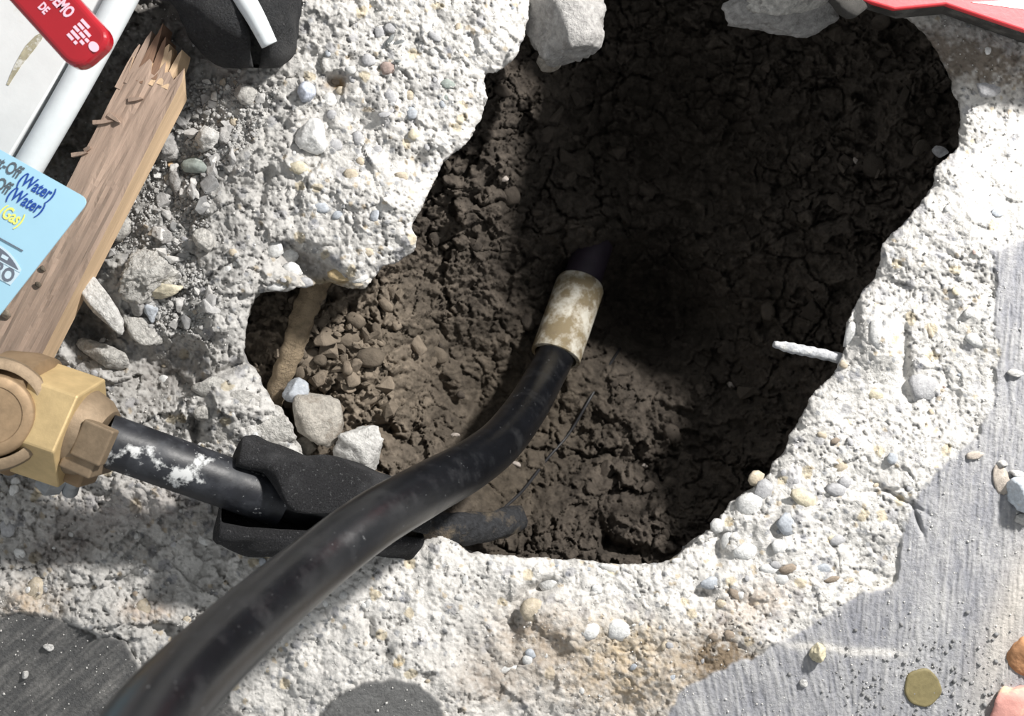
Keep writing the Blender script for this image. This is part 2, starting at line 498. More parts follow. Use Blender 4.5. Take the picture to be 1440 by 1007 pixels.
ZF, CF = floor_fields()
ins = dR < 0
gv, gu = np.gradient(sdist(HOLE, U, V), vs_, us)
gl = np.hypot(gu, gv)+1e-6; gu /= gl; gv /= gl
SK = 13.0
dd = np.where(ins, -dR, 0)
Ux = U + gu*dd*1.12; Vx = V + gv*dd*1.12
Zx = ZF - dd*.0042 - np.where(ins, .0015*np.abs(vn(U/7, V/7, 120)), 0)
CF = np.where(ins[..., None], CF*.92, CF)
s = S0*(H-Zx)/H
XY = np.stack([(Ux-CX)*s, -(Vx-CY)*s, Zx], -1)
keepv = dR > -SK
ny, nx = U.shape
idx = np.arange(nx*ny).reshape(ny, nx)
q = np.stack([idx[:-1, :-1], idx[1:, :-1], idx[1:, 1:], idx[:-1, 1:]], -1).reshape(-1, 4)
kq = keepv.ravel()[q].all(axis=1)
q = q[kq]
used = np.zeros(nx*ny, bool); used[q.ravel()] = True
remap = np.cumsum(used)-1
q = remap[q]
me = mesh_np('floor', XY.reshape(-1, 3)[used], q)
ca = me.color_attributes.new('Col', 'FLOAT_COLOR', 'POINT')
ca.data.foreach_set('color', np.concatenate([CF.reshape(-1, 3)[used], np.ones((used.sum(), 1))], 1).astype(np.float32).ravel())
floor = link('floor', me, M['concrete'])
tag(floor, 'pale concrete slab broken open around a jagged hole, brushed grey finish at its edges', None, kind='structure')

def zf(u, v):
    j = int(np.clip(np.searchsorted(us, u), 0, nx-1)); i = int(np.clip(np.searchsorted(vs_, v), 0, ny-1))
    return float(ZF[i, j])
def dhole(u, v):
    j = int(np.clip(np.searchsorted(us, u), 0, nx-1)); i = int(np.clip(np.searchsorted(vs_, v), 0, ny-1))
    return float(dR[i, j])
def dslab(u, v):
    j = int(np.clip(np.searchsorted(us, u), 0, nx-1)); i = int(np.clip(np.searchsorted(vs_, v), 0, ny-1))
    return float(dS[i, j])

# ------------------------------------------------------------------ soil pit
CTRL = [(400, 440, -.085), (380, 500, -.085), (420, 560, -.095), (480, 470, -.095), (520, 430, -.105), (560, 420, -.12), (480, 560, -.095), (540, 560, -.105), (570, 480, -.125),
        (560, 640, -.105), (600, 560, -.165), (620, 480, -.18), (610, 400, -.15), (640, 640, -.15), (620, 300, -.12), (680, 220, -.12), (700, 120, -.11), (660, 350, -.16),
        (740, 260, -.18), (720, 380, -.195), (780, 320, -.205), (850, 330, -.215), (860, 200, -.29), (950, 220, -.32), (900, 120, -.27), (820, 130, -.22), (1000, 120, -.24),
        (690, 470, -.215), (740, 540, -.225), (680, 570, -.215), (790, 470, -.240), (800, 560, -.225), (840, 540, -.225), (850, 420, -.33), (900, 400, -.37), (920, 470, -.36), (960, 480, -.31), (880, 500, -.26),
        (1000, 380, -.25), (1040, 300, -.24), (1060, 420, -.225), (1100, 330, -.185), (1150, 400, -.155), (1180, 300, -.15), (1220, 220, -.15), (1130, 200, -.19), (1060, 200, -.23), (1050, 80, -.21),
        (1200, 100, -.16), (1290, 120, -.12), (1310, 200, -.11), (1240, 330, -.12), (1060, 520, -.205), (1030, 600, -.205), (1100, 560, -.165), (1060, 640, -.15), (980, 560, -.23),
        (940, 640, -.205), (860, 650, -.205), (780, 640, -.205), (720, 640, -.19), (760, 720, -.155), (680, 700, -.15), (700, 760, -.12), (800, 770, -.12), (870, 770, -.125), (880, 710, -.16), (950, 730, -.14), (1000, 690, -.15),
        (560, 720, -.08), (620, 730, -.095), (300, 480, -.085), (330, 700, -.085), (500, 820, -.085), (700, 850, -.095), (900, 860, -.095), (1080, 760, -.095), (1220, 540, -.095), (1320, 340, -.095), (1420, 160, -.095),
        (1350, 20, -.12), (1250, -60, -.14), (1000, -60, -.20), (800, -40, -.16), (680, 0, -.095), (600, 180, -.095), (520, 300, -.085), (420, 340, -.085), (900, 30, -.22), (1120, -30, -.17)]
cp = np.array(CTRL)
def tps_fit(c, lam=8e-4):
    X = c[:, :2]/500; d = np.linalg.norm(X[:, None]-X[None], axis=2)
    K = d**2*np.log(d+1e-9)
    n = len(c); A = np.zeros((n+3, n+3)); A[:n, :n] = K+lam*np.eye(n); A[:n, n] = 1; A[:n, n+1:] = X; A[n, :n] = 1; A[n+1:, :n] = X.T
    w = np.linalg.solve(A, np.concatenate([c[:, 2], np.zeros(3)]))
    return X, w
TX, TW = tps_fit(cp)
def tps(u, v):
    u = u/500; v = v/500
    z = TW[-3]+TW[-2]*u+TW[-1]*v
    for i in range(len(TX)):
        d2 = (u-TX[i, 0])**2+(v-TX[i, 1])**2
        z = z+TW[i]*.5*d2*np.log(d2+1e-12)
    return z
su = np.arange(280, 1424, 1.9); sv = np.arange(-110, 862, 1.9)
SU, SV = np.meshgrid(su, sv)
ZS = tps(SU, SV)
du = 17*fbm(SU/32, SV/32, 201, 4, .6); dv = 17*fbm(SU/32, SV/32, 205, 4, .6)
mud = np.clip(gauss(SU, SV, 740, 560, 120, 110)+.8*gauss(SU, SV, 700, 700, 70, 60)+.5*gauss(SU, SV, 560, 520, 60, 90), 0, 1)
amp = 1-.65*mud
a1, a2, ai = worley((SU+du)/52, (SV+dv)/46, 211)
b1, b2, bi = worley((SU+du*.7)/24, (SV+dv*.7)/22, 212)
c1, c2, ci = worley((SU+du*.3)/11, (SV+dv*.3)/10.5, 213)
kA = sstep(-.05, .35, fbm(SU/60, SV/60, 220, 3)); kB = sstep(-.1, .35, fbm(SU/40, SV/40, 221, 3))
det = .011*facets((SU+du)/58, (SV+dv)/50, 214) + .0075*facets((SU+du)/27, (SV+dv)/25, 215) + .0036*facets((SU+du*.5)/12, (SV+dv*.5)/11, 216)
det += -.011*(1-sstep(0, .11, a2-a1))*kA - .008*(1-sstep(0, .14, b2-b1))*kB
det += .006*(bi-.45)*sstep(0, .30, b2-b1) + .0036*(ci-.4)*sstep(0, .4, c2-c1)
det += .0042*fbm(SU/7, SV/7, 231, 4, .75)
det += .014*fbm(SU/75, SV/75, 235, 4, .6)
ZS = ZS + amp*det
crack = lambda x, y, rx, ry, an, dz: dz*gauss(SU, SV, x, y, rx, ry, an)
ZS += crack(868, 770, 26, 10, 15, -.03) + crack(850, 752, 8, 18, -20, -.02) + crack(630, 555, 8, 40, -30, -.012) + crack(672, 560, 6, 36, 25, -.008) + crack(970, 585, 40, 6, 20, -.010) + crack(398, 585, 16, 30, -25, -.05) + crack(545, 605, 20, 7, 40, -.02)
dRs = sdist(HOLE, SU, SV)
ZS = np.where(dRs > 4, np.minimum(ZS, -.078), ZS)
ZS = np.minimum(ZS, -.07)
dry_lit = np.clip(gauss(SU, SV, 470, 520, 130, 160)*1.25, 0, 1)[..., None]  # drier ledge soil, with the light on it painted into the colour
CS = np.array([.068, .057, .047])*(1-dry_lit)+np.array([.205, .170, .132])*dry_lit
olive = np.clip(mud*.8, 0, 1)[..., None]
CS = CS*(1-olive*.6)+np.array([.082, .066, .046])*olive*.6*(1-dry_lit)+np.array([.17, .14, .105])*olive*.6*dry_lit
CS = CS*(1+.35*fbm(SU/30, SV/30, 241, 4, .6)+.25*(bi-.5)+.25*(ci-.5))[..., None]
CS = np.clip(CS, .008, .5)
sc_ = S0*(H-ZS)/H
XYs = np.stack([(SU-CX)*sc_, -(SV-CY)*sc_, ZS], -1)
ny2, nx2 = SU.shape
idx = np.arange(nx2*ny2).reshape(ny2, nx2)
q = np.stack([idx[:-1, :-1], idx[1:, :-1], idx[1:, 1:], idx[:-1, 1:]], -1).reshape(-1, 4)
q = q[(dRs.ravel()[q] < 55).any(axis=1)]
used = np.zeros(nx2*ny2, bool); used[q.ravel()] = True
q = (np.cumsum(used)-1)[q]
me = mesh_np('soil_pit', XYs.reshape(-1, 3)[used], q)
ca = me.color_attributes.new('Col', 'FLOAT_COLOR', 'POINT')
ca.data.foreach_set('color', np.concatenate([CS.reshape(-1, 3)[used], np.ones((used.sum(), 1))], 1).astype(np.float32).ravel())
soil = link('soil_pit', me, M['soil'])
tag(soil, 'dark brown cracked soil sides and bottom of the dug hole under the slab', None, kind='structure')
def zs(u, v):
    j = int(np.clip((u-su[0])/1.9, 0, nx2-1)); i = int(np.clip((v-sv[0])/1.9, 0, ny2-1))
    return float(ZS[i, j])

# clods picked out one by one
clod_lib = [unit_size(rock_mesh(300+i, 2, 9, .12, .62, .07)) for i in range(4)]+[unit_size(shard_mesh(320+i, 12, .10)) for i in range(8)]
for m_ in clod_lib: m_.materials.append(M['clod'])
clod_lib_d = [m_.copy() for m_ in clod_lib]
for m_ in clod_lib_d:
    m_.materials.clear(); m_.materials.append(M['clod_shaded'])
for (u, v, ru, rv, a_) in [(455, 455, 13, 19, 20), (440, 482, 12, 10, 0), (468, 492, 21, 15, -20), (450, 508, 11, 10, 0), (487, 478, 19, 14, 10), (432, 470, 9, 8, 0), (500, 452, 16, 12, 30), (424, 522, 15, 20, 10),
                      (455, 527, 13, 10, 0), (476, 520, 12, 9, 0), (490, 540, 15, 12, 40), (522, 502, 20, 16, 0), (440, 432, 12, 14, 0), (520, 560, 15, 12, 0), (545, 577, 17, 12, -30), (412, 500, 10, 13, 0), (470, 440, 12, 10, 0), (500, 515, 12, 11, 0)]:
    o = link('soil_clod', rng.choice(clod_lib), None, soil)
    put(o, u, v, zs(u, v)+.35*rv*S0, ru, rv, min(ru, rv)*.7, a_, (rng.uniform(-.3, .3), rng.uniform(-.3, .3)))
n = 0
while n < 270:
    if n < 90: u, v = rng.gauss(470, 60), rng.gauss(500, 75)
    else: u, v = rng.uniform(350, 1340), rng.uniform(10, 785)
    if dhole(u, v) > -14: continue
    if 640 < u < 860 and 380 < v < 760 and rng.random() < .75: continue
    lit = math.hypot((u-470)/150, (v-520)/180) < 1  # clods on the lit ledge take the lighter material copy
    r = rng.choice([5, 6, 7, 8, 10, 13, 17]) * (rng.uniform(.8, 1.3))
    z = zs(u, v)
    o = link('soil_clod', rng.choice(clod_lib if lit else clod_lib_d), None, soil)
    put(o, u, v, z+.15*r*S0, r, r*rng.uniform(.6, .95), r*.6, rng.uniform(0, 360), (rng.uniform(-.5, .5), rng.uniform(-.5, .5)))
    n += 1

# ------------------------------------------------------------------ stones bedded in the broken concrete (parts of the floor)
stone_lib = [rock_mesh(400+i, 2, 16, .05, .82, .02) for i in range(6)]
for m_ in stone_lib: m_.polygons.foreach_set('use_smooth', np.ones(len(m_.polygons), bool))
PAL = {'grey': (.36, .36, .37), 'pale': (.55, .55, .54), 'blue': (.37, .395, .43), 'tan': (.46, .40, .31), 'red': (.36, .28, .25), 'dark': (.19, .20, .20),
       'brown': (.25, .205, .16), 'yellow': (.55, .50, .38), 'green': (.24, .27, .25), 'ochre': (.42, .32, .18), 'white': (.64, .64, .63)}
def bedded(u, v, ru, rv, c, rot=0, up=.25, i=None):
    me = stone_lib[rng.randrange(6) if i is None else i].copy()
    me.materials.append(stone_mat('stone_'+c, PAL[c]))
    o = link('aggregate_stone', me, None, floor)
    rz = min(ru, rv)*.55
    put(o, u, v, zf(u, v)+rz*S0*(up-.55), ru, rv, rz, rot, (rng.uniform(-.2, .2), rng.uniform(-.2, .2)))
    return bake(o)
for a in [(546, 95, 12, 10, 'red'), (560, 86, 6, 3, 'dark'), (576, 133, 11, 11, 'tan'), (631, 119, 12, 9, 'green'), (626, 137, 7, 6, 'green'), (580, 158, 9, 10, 'blue'),
          (584, 190, 10, 10, 'yellow'), (541, 161, 10, 5, 'grey', -15), (552, 40, 13, 9, 'grey'), (535, 45, 9, 10, 'grey'), (548, 58, 4, 12, 'dark', 35), (561, 60, 10, 4, 'dark', -20),
          (612, 52, 12, 6, 'grey', 30), (518, 85, 11, 10, 'grey'), (548, 136, 11, 13, 'grey'), (481, 128, 9, 7, 'tan'), (465, 142, 12, 13, 'pale'), (468, 162, 10, 8, 'grey'),
          (475, 115, 10, 6, 'brown'), (500, 35, 10, 8, 'grey'), (520, 10, 7, 5, 'ochre'), (600, 205, 6, 8, 'grey'), (494, 245, 11, 9, 'tan'), (565, 248, 10, 8, 'tan'),
          (420, 236, 14, 10, 'yellow'), (505, 195, 13, 13, 'grey'), (472, 205, 13, 12, 'grey'), (530, 210, 9, 8, 'grey'), (450, 292, 15, 9, 'blue'), (476, 302, 10, 7, 'blue', -30),
          (517, 355, 9, 7, 'tan'), (1183, 656, 12, 13, 'tan'), (1190, 679, 12, 9, 'grey'), (1300, 543, 24, 22, 'grey'), (1134, 703, 27, 12, 'yellow', 25), (1108, 738, 18, 15, 'blue', 60),
          (1048, 776, 18, 14, 'white', -10), (1098, 768, 14, 11, 'white'), (1157, 800, 13, 8, 'blue', -20), (1000, 820, 16, 10, 'blue', -8), (1085, 800, 18, 10, 'white'), (1100, 815, 14, 9, 'pale'),
          (1035, 836, 13, 8, 'brown', 40), (1108, 800, 13, 8, 'brown', -20), (1170, 815, 12, 5, 'brown', -15), (1192, 816, 10, 5, 'tan', -15), (872, 886, 19, 16, 'white', 15), (828, 886, 17, 15, 'white'),
          (936, 912, 9, 10, 'tan'), (1003, 896, 7, 7, 'brown'), (1026, 893, 8, 8, 'brown'), (745, 920, 9, 8, 'blue'), (716, 941, 22, 7, 'white', -8), (750, 860, 24, 20, 'tan', -25, .05),
          (775, 822, 22, 14, 'pale', 20), (952, 790, 8, 7, 'pale'), (860, 800, 18, 7, 'pale', 15), (1303, 418, 6, 10, 'grey', 25), (1308, 465, 5, 13, 'tan', -15), (1375, 480, 18, 12, 'pale', 25),
          (1402, 300, 9, 7, 'blue'), (1370, 355, 4, 4, 'red'), (1345, 410, 7, 7, 'yellow'), (1328, 545, 4, 4, 'red'), (1232, 555, 12, 10, 'yellow'), (1156, 612, 7, 7, 'tan'),
          (1176, 620, 8, 5, 'brown', -20), (1197, 622, 5, 9, 'grey', -30), (1240, 472, 26, 30, 'pale', 10, -.25), (1197, 470, 9, 20, 'pale', 15), (1065, 672, 14, 12, 'tan', -30), (1055, 710, 22, 18, 'pale', -30, .3),
          (1010, 740, 12, 11, 'pale'), (1022, 760, 8, 16, 'pale', 20), (1180, 760, 14, 9, 'grey', -10), (1180, 690, 20, 10, 'grey', 10), (1172, 758, 8, 6, 'yellow'), (1075, 690, 14, 18, 'grey', 30),
          (12, 742, 12, 14, 'grey'), (50, 830, 14, 20, 'tan', 20), (205, 857, 15, 16, 'tan', 0, .1), (190, 835, 4, 4, 'brown'), (405, 355, 18, 16, 'white', 0, .5), (385, 350, 14, 16, 'pale', 0, .4),
          (410, 380, 16, 12, 'white', 0, .5), (384, 400, 20, 11, 'pale', 0, .4), (430, 398, 14, 9, 'grey', 0, .2), (508, 392, 14, 7, 'white', -15), (480, 388, 20, 9, 'ochre', 5), (503, 399, 8, 5, 'tan'),
          (1390, 122, 20, 16, 'grey', 0, .1)]:
    bedded(*a)
n = 0
while n < 170:
    u, v = rng.uniform(5, 1390), rng.uniform(5, 1000)
    if dhole(u, v) < 8 or dslab(u, v) < 6: continue
    if u < 250 and v < 300: continue
    r = rng.choice([3.5, 4, 5, 6, 7, 9])
    bedded(u, v, r, r*rng.uniform(.6, 1), rng.choice(['grey', 'pale', 'pale', 'white', 'white', 'grey', 'tan', 'pale', 'blue']), rng.uniform(0, 180), rng.uniform(.1, .5))
    n += 1

# fine grit: nobody could count it
def grit(name, N_, region, mat, smin, smax):
    base = np.array([(1, 0, 0), (0, 1, 0), (-1, 0, 0), (0, -1, 0), (0, 0, .8), (0, 0, -.8)])
    fb = np.array([(0, 1, 4), (1, 2, 4), (2, 3, 4), (3, 0, 4), (1, 0, 5), (2, 1, 5), (3, 2, 5), (0, 3, 5)])
    V_ = []; F_ = []
    while len(V_) < N_:
        u, v = region()
        if dhole(u, v) < 6: continue
        r = rng.uniform(smin, smax)*(.6+.8*rng.random()**2)*S0
        c = P(u, v, zf(u, v)+r*.35)
        b = base*np.array([[rng.uniform(.6, 1.2)] for _ in range(6)])
        a = rng.uniform(0, 6.3); ca_, sa = math.cos(a), math.sin(a)
        R = np.array([[ca_, -sa, 0], [sa, ca_, 0], [0, 0, 1]])
        F_.append(fb+6*len(V_)); V_.append((b@R.T)*r+np.array(c))
    me = mesh_np(name, np.concatenate(V_), np.concatenate(F_), False)
    o = link(name, me, mat, floor); o['kind'] = 'stuff'
    return o
def in_poly(poly, u, v):
    c = False
    for i in range(len(poly)):
        x1, y1 = poly[i]; x2, y2 = poly[i-1]
        if (y1 > v) != (y2 > v) and u < (x2-x1)*(v-y1)/(y2-y1)+x1: c = not c
    return c
RUB = [(150, 250), (235, 118), (330, 108), (395, 130), (360, 190), (300, 250), (290, 330), (250, 330), (310, 420), (280, 470), (200, 480), (180, 350), (110, 380), (115, 300)]
def rub_region():
    while True:
        u, v = rng.uniform(100, 400), rng.uniform(100, 490)
        if in_poly(RUB, u, v): return u, v
grit('rubble_grit', 3600, rub_region, M['chip'], 1.2, 4.2)
M['grit_pale'] = pm('grit_pale', (.52, .51, .49), var=.3, nscale=900, bump=0)
grit('concrete_grit', 3500, lambda: (rng.uniform(0, 1440), rng.uniform(0, 1007)), M['grit_pale'], .8, 2.0)
def near_puddle():
    return rng.gauss(1300, 75), rng.gauss(960, 45)
M['grit_dark'] = pm('grit_dark', (.22, .22, .22), var=.3, nscale=900, bump=0)
grit('slab_grit', 260, near_puddle, M['grit_dark'], 1.6, 4.0)

# ------------------------------------------------------------------ loose rubble chips beside the board
chip_kinds = {'grey': (.36, .355, .35), 'pale': (.50, .49, .475), 'dark grey': (.21, .21, .21), 'brownish': (.34, .30, .25)}
chip_lib = {}
for k_, c_ in chip_kinds.items():
    mt_ = pm('chip_'+k_.replace(' ', '_'), c_, var=.3, nscale=300, bump=.7, bscale=700, rnd=.15)
    chip_lib[k_] = [unit_size(shard_mesh(500+i, 11+i % 4)) for i in range(8)]
    for m_ in chip_lib[k_]: m_.materials.append(mt_)
def chip_zone(u, v):
    if v < 190: return 'between the foam sleeve and the board tip' if u < 300 else 'near the bottom edge of the dusty foam sleeve'
    if v < 300: return 'beside the middle of the wooden board' if u < 235 else 'in the wide middle of the rubble field'
    if v < 380: return 'close to the blue card corner and board' if u < 190 else 'above the jagged rubble lump'
    return 'around the bone shaped sliver' if u < 190 else 'below the jagged rubble lump'
n = 0
while n < 190:
    u, v = rub_region()
    r = rng.choice([4.5, 5, 5, 6, 7, 8, 10, 13])*rng.uniform(.85, 1.15)
    k_ = rng.choice(['grey', 'grey', 'pale', 'pale', 'dark grey', 'brownish'])
    size = 'small' if r < 6 else ('middling' if r < 9.5 else 'large')
    fa, fb = rng.uniform(.5, .95), rng.uniform(.4, .8)
    shape = 'long' if fa < .64 else ('flat' if fb < .54 else ('blocky' if fb > .66 else 'angular'))
    o = link('rubble_chip', rng.choice(chip_lib[k_]))
    tag(o, size+' '+shape+' '+k_+' concrete chip '+chip_zone(u, v), 'rubble chip', 'concrete chips '+chip_zone(u, v))
    put(o, u, v, zf(u, v)+r*.28*S0, r, r*fa, r*fb, rng.uniform(0, 360), (rng.uniform(-.4, .4), rng.uniform(-.4, .4)))
    n += 1

# ------------------------------------------------------------------ larger loose lumps, each one itself
def lump(name, label, cat, u, v, ru, rv, rz, rot, mat, seed, zc=None, facets=10, noise=.09, sharp=.66, sub=4, fine=.04, tilt=(0, 0), ground=zf):
    o = link(name, rock_mesh(seed, sub, facets, noise, sharp, fine), mat)
    tag(o, label, cat)
    z = (ground(u, v)+rz*S0*.45) if zc is None else zc
    return bake(put(o, u, v, z, ru, rv, rz, rot, tilt))
lump('concrete_chunk', 'pale flat topped concrete chunk hanging over the far rim of the hole', 'concrete chunk', 797, 30, 62, 78, 60, 12, M['rock_grey'], 21, -.045, 8, .08, .7, 5)
lump('concrete_chunk', 'small pointed tip of concrete beneath the hanging chunk at the far rim', 'concrete chunk', 770, 84, 22, 18, 20, 0, M['rock_earthy'], 22, -.075)
lump('concrete_chunk', 'dark layered concrete chunk jutting into the hole beside the red box', 'concrete chunk', 1098, 8, 84, 50, 46, -6, M['rock_grey'], 23, -.05, 9, .12, .7, 5, .05)
lump('concrete_chunk', 'thin grey sliver of concrete lying on top of the layered chunk', 'concrete chunk', 1112, -2, 70, 24, 22, -8, M['rock'], 24, -.016, 8, .14, .55, 4, .07)
lump('concrete_chunk', 'broad pale concrete block on the hole edge above the black foam sleeve', 'concrete chunk', 350, 606, 80, 62, 40, 25, M['rock'], 25, -.036, 16, .12, .8, 5, .05)
lump('concrete_chunk', 'rounded grey concrete knob perched on the corner of the broad block', 'concrete chunk', 302, 548, 30, 22, 24, 10, M['rock'], 26, -.024, 12, .12, .75)
lump('concrete_chunk', 'pitted concrete nub bedded in the middle of the broad block', 'concrete chunk', 340, 566, 24, 20, 14, 30, M['rock'], 27, -.020, 14, .15, .7)
lump('concrete_chunk', 'small crumbly concrete bit by the crack beside the broad block', 'concrete chunk', 283, 582, 12, 12, 12, 0, M['rock'], 28)
lump('concrete_chunk', 'earthy angular concrete chunk inside the hole below the grey stone', 'concrete chunk', 447, 588, 36, 44, 34, -15, M['rock_earthy'], 29, -.062)
lump('concrete_chunk', 'bright white wedge of concrete standing between foam sleeve and soil', 'concrete chunk', 506, 632, 34, 44, 34, 20, M['rock_white'], 30, -.060)
lump('grey_stone', 'bluish grey angular stone resting on soil in the hole', 'stone', 415, 549, 20, 18, 18, -20, stone_mat('stone_blue', PAL['blue']), 31, -.065)
lump('concrete_chunk', 'shaded concrete fragment wedged low behind the foam sleeve', 'concrete chunk', 432, 628, 18, 14, 14, 15, M['rock_earthy'], 32, -.075)
lump('concrete_chunk', 'long pale bone shaped concrete sliver propped against the board', 'concrete chunk', 137, 422, 60, 18, 20, 54, M['rock_white'], 33, -.012, 10, .1, .7, 4)
lump('concrete_chunk', 'jagged grey and white rubble lump with dark pebbles in it', 'concrete chunk', 205, 385, 46, 46, 34, 0, M['rock'], 34, None, 11, .16, .6, 5, .09)
lump('concrete_chunk', 'yellowish shelf of concrete beneath the jagged rubble lump', 'concrete chunk', 228, 408, 34, 13, 14, -5, stone_mat('stone_yellow', PAL['yellow']), 35, None, 9, .1, .6, 4, .08)
lump('concrete_chunk', 'small pinkish grey knob below the yellowish shelf', 'concrete chunk', 192, 428, 12, 18, 14, 0, M['rock_grey'], 36)
lump('grey_stone', 'smooth blue grey pebble below the jagged rubble lump', 'stone', 213, 440, 11, 15, 11, -10, stone_mat('stone_blue', PAL['blue']), 37)
lump('concrete_chunk', 'pale split concrete piece at the lower end of the bone shaped sliver', 'concrete chunk', 202, 465, 38, 20, 18, 40, M['rock'], 38, None, 10, .12, .6)
lump('concrete_chunk', 'flat wedge of pitted concrete in front of the dark pocket', 'concrete chunk', 142, 496, 44, 18, 18, 18, M['rock'], 39, None, 9, .1, .6)
lump('concrete_chunk', 'smooth grey flake between pitted wedge and brass fitting', 'concrete chunk', 118, 522, 18, 12, 9, -35, M['rock_grey'], 40)
lump('concrete_chunk', 'white angular lump standing tallest in the fine rubble', 'concrete chunk', 293, 196, 17, 18, 16, 30, M['rock_white'], 41)
lump('concrete_chunk', 'greenish grey angular fragment in the fine rubble', 'concrete chunk', 275, 232, 20, 15, 14, 20, stone_mat('stone_green', (.36, .37, .34)), 42, None, 8, .06, .6, 3)
lump('concrete_chunk', 'long thin purple grey flake in the fine rubble', 'concrete chunk', 246, 255, 9, 26, 9, 5, M['rock_grey'], 43, None, 8, .06, .6, 3)
lump('concrete_chunk', 'dark hollow faced piece in the fine rubble', 'concrete chunk', 232, 205, 20, 22, 15, 0, M['rock_grey'], 44, None, 9, .15, .6)
lump('concrete_chunk', 'blocky grey fragment near the tip of the black foam', 'concrete chunk', 343, 132, 18, 15, 14, 20, M['rock'], 45)
lump('concrete_chunk', 'grey wedge at the far side of the fine rubble beside a pale ridge', 'concrete chunk', 314, 192, 10, 16, 12, 10, M['rock_grey'], 46)
lump('concrete_chunk', 'lilac grey fragment at the near end of the fine rubble', 'concrete chunk', 286, 338, 15, 18, 14, -20, M['rock'], 47)
lump('concrete_chunk', 'square white fragment under the edge of the board', 'concrete chunk', 163, 268, 18, 16, 14, 15, M['rock_white'], 48)
lump('concrete_chunk', 'sandy white dome of concrete dust beside the board', 'concrete chunk', 160, 318, 26, 22, 16, 0, M['rock'], 49, None, 20, .06, .85, 4, .03)
lump('concrete_chunk', 'grey brown fragment between sandy dome and jagged lump', 'concrete chunk', 228, 330, 14, 14, 13, 0, M['rock_grey'], 50)
lump('ochre_pebble', 'orange brown shiny fleck of stone at the board edge', 'pebble', 184, 243, 13, 7, 8, -20, stone_mat('stone_ochre', PAL['ochre']), 51)
lump('ochre_pebble', 'small peach coloured pebble in the fine rubble', 'pebble', 240, 232, 6, 5, 5, 0, stone_mat('stone_peach', (.6, .42, .25)), 52, None, 9, .05, .7, 3)
lump('pebble', 'round bluish pebble casting a shadow on the concrete', 'pebble', 431, 130, 13, 14, 13, 10, stone_mat('stone_pebble_blue', (.42, .45, .52)), 53, None, 22, .04, .88, 4, .015)
lump('pale_stone', 'rounded pale stone standing proud of the concrete below the bluish pebble', 'stone', 438, 192, 23, 26, 20, 0, stone_mat('stone_white', PAL['white']), 54, None, 16, .06, .78, 4, .03)
lump('mortar_crumb', 'sandy yellow crumb of mortar standing on the brushed slab', 'mortar crumb', 1151, 920, 12, 15, 16, 10, stone_mat('stone_crumb', (.55, .50, .36)), 55, None, 12, .14, .75, 4, .1)
lump('white_chip', 'tiny bright white chip next to the sandy yellow crumb', 'concrete chip', 1130, 961, 6, 6, 5, 0, M['rock_white'], 56, None, 8, .06, .7, 3)
lump('blue_rock', 'large blue white broken rock on the brushed slab', 'rock', 1445, 696, 30, 26, 26, 12, stone_mat('stone_pale_blue', (.52, .57, .62)), 57, None, 8, .06, .68)
lump('white_chip', 'white shard on top of the brown flake beside the large blue rock', 'concrete chip', 1430, 668, 11, 7, 8, 10, M['rock_white'], 58, None, 8, .06, .6, 3)
lump('brown_flake', 'thin brown grey flake beside the large blue rock', 'stone flake', 1409, 676, 12, 24, 4, -12, stone_mat('stone_flake', (.42, .37, .32)), 59, None, 9, .06, .6, 3)
lump('white_chip', 'white chip resting on the brown flake', 'concrete chip', 1410, 653, 8, 6, 6, 10, M['rock_white'], 60, None, 8, .06, .6, 3)
lump('white_chip', 'white crumbly chip below the large blue rock', 'concrete chip', 1438, 730, 12, 11, 9, 30, M['rock_white'], 61, None, 8, .1, .6, 3)
lump('white_chip', 'white elongated chip on the slab above the blue rock', 'concrete chip', 1428, 525, 12, 6, 6, 5, M['rock_white'], 62, None, 8, .06, .6, 3)
lump('brown_flake', 'thin flake at the rim of the brushed finish', 'stone flake', 1372, 640, 13, 6, 4, -10, stone_mat('stone_flake', (.42, .37, .32)), 63, None, 9, .06, .6, 3)
lump('white_chip', 'oval white chip on the dark slab corner', 'concrete chip', 68, 910, 8, 6, 5, 15, M['rock_white'], 64, None, 12, .05, .8, 3)
lump('white_chip', 'little upright white chip on the dark slab nearer the pipe bottom', 'concrete chip', 35, 948, 5, 7, 5, 0, M['rock_white'], 65, None, 8, .05, .6, 3)
lump('grey_pebble', 'grey pebble stuck in the soil under the overhanging rim', 'pebble', 1322, 213, 12, 9, 9, 15, stone_mat('stone_grey', PAL['grey']), 66, -.082, 14, .05, .8, 3)
lump('pink_rock', 'pale pink rock past the corner of the slab', 'rock', 1436, 996, 52, 48, 20, 20, pm('pink_rock', (.60, .30, .26), var=.2, nscale=80, bump=.5, bscale=250, patches=[((.66, .47, .33), 60, .48, .60, None), ((.30, .16, .12), 140, .60, .68, None)]), 67, .0)
lump('orange_rock', 'rusty orange rock past the corner of the slab', 'rock', 1444, 922, 30, 28, 20, 35, pm('orange_rock', (.42, .22, .11), var=.3, nscale=90, bump=.6, bscale=250, patches=[((.25, .12, .06), 60, .55, .7, None)]), 68, .0)
for i, (u, v, r, lab) in enumerate([(708, 251, 8, 'pinkish stone fleck in the soil wall under the pale rim'), (640, 612, 7, 'pale stone fleck in the soil below the black pipe bend'),
                        (907, 655, 6, 'pale stone fleck in the middle of the soil floor'), (730, 655, 7, 'whitish fleck in the soil right under the pipe'),
                        (1028, 542, 7, 'grey stone fleck on the steep dark soil wall'), (1205, 226, 8, 'rounded grey pebble in the shaded soil wall')]):
    u2, v2 = (726, 653) if i == 3 else (u, v)
    lab = lab.replace('right under', 'under')
    lump('stone_fleck', lab, 'pebble', u2, v2, r, r*.6, r*.5, 10*i, stone_mat('stone_fleck', (.34, .30, .27)), 70+i, None, 9, .05, .7, 3, ground=zs)

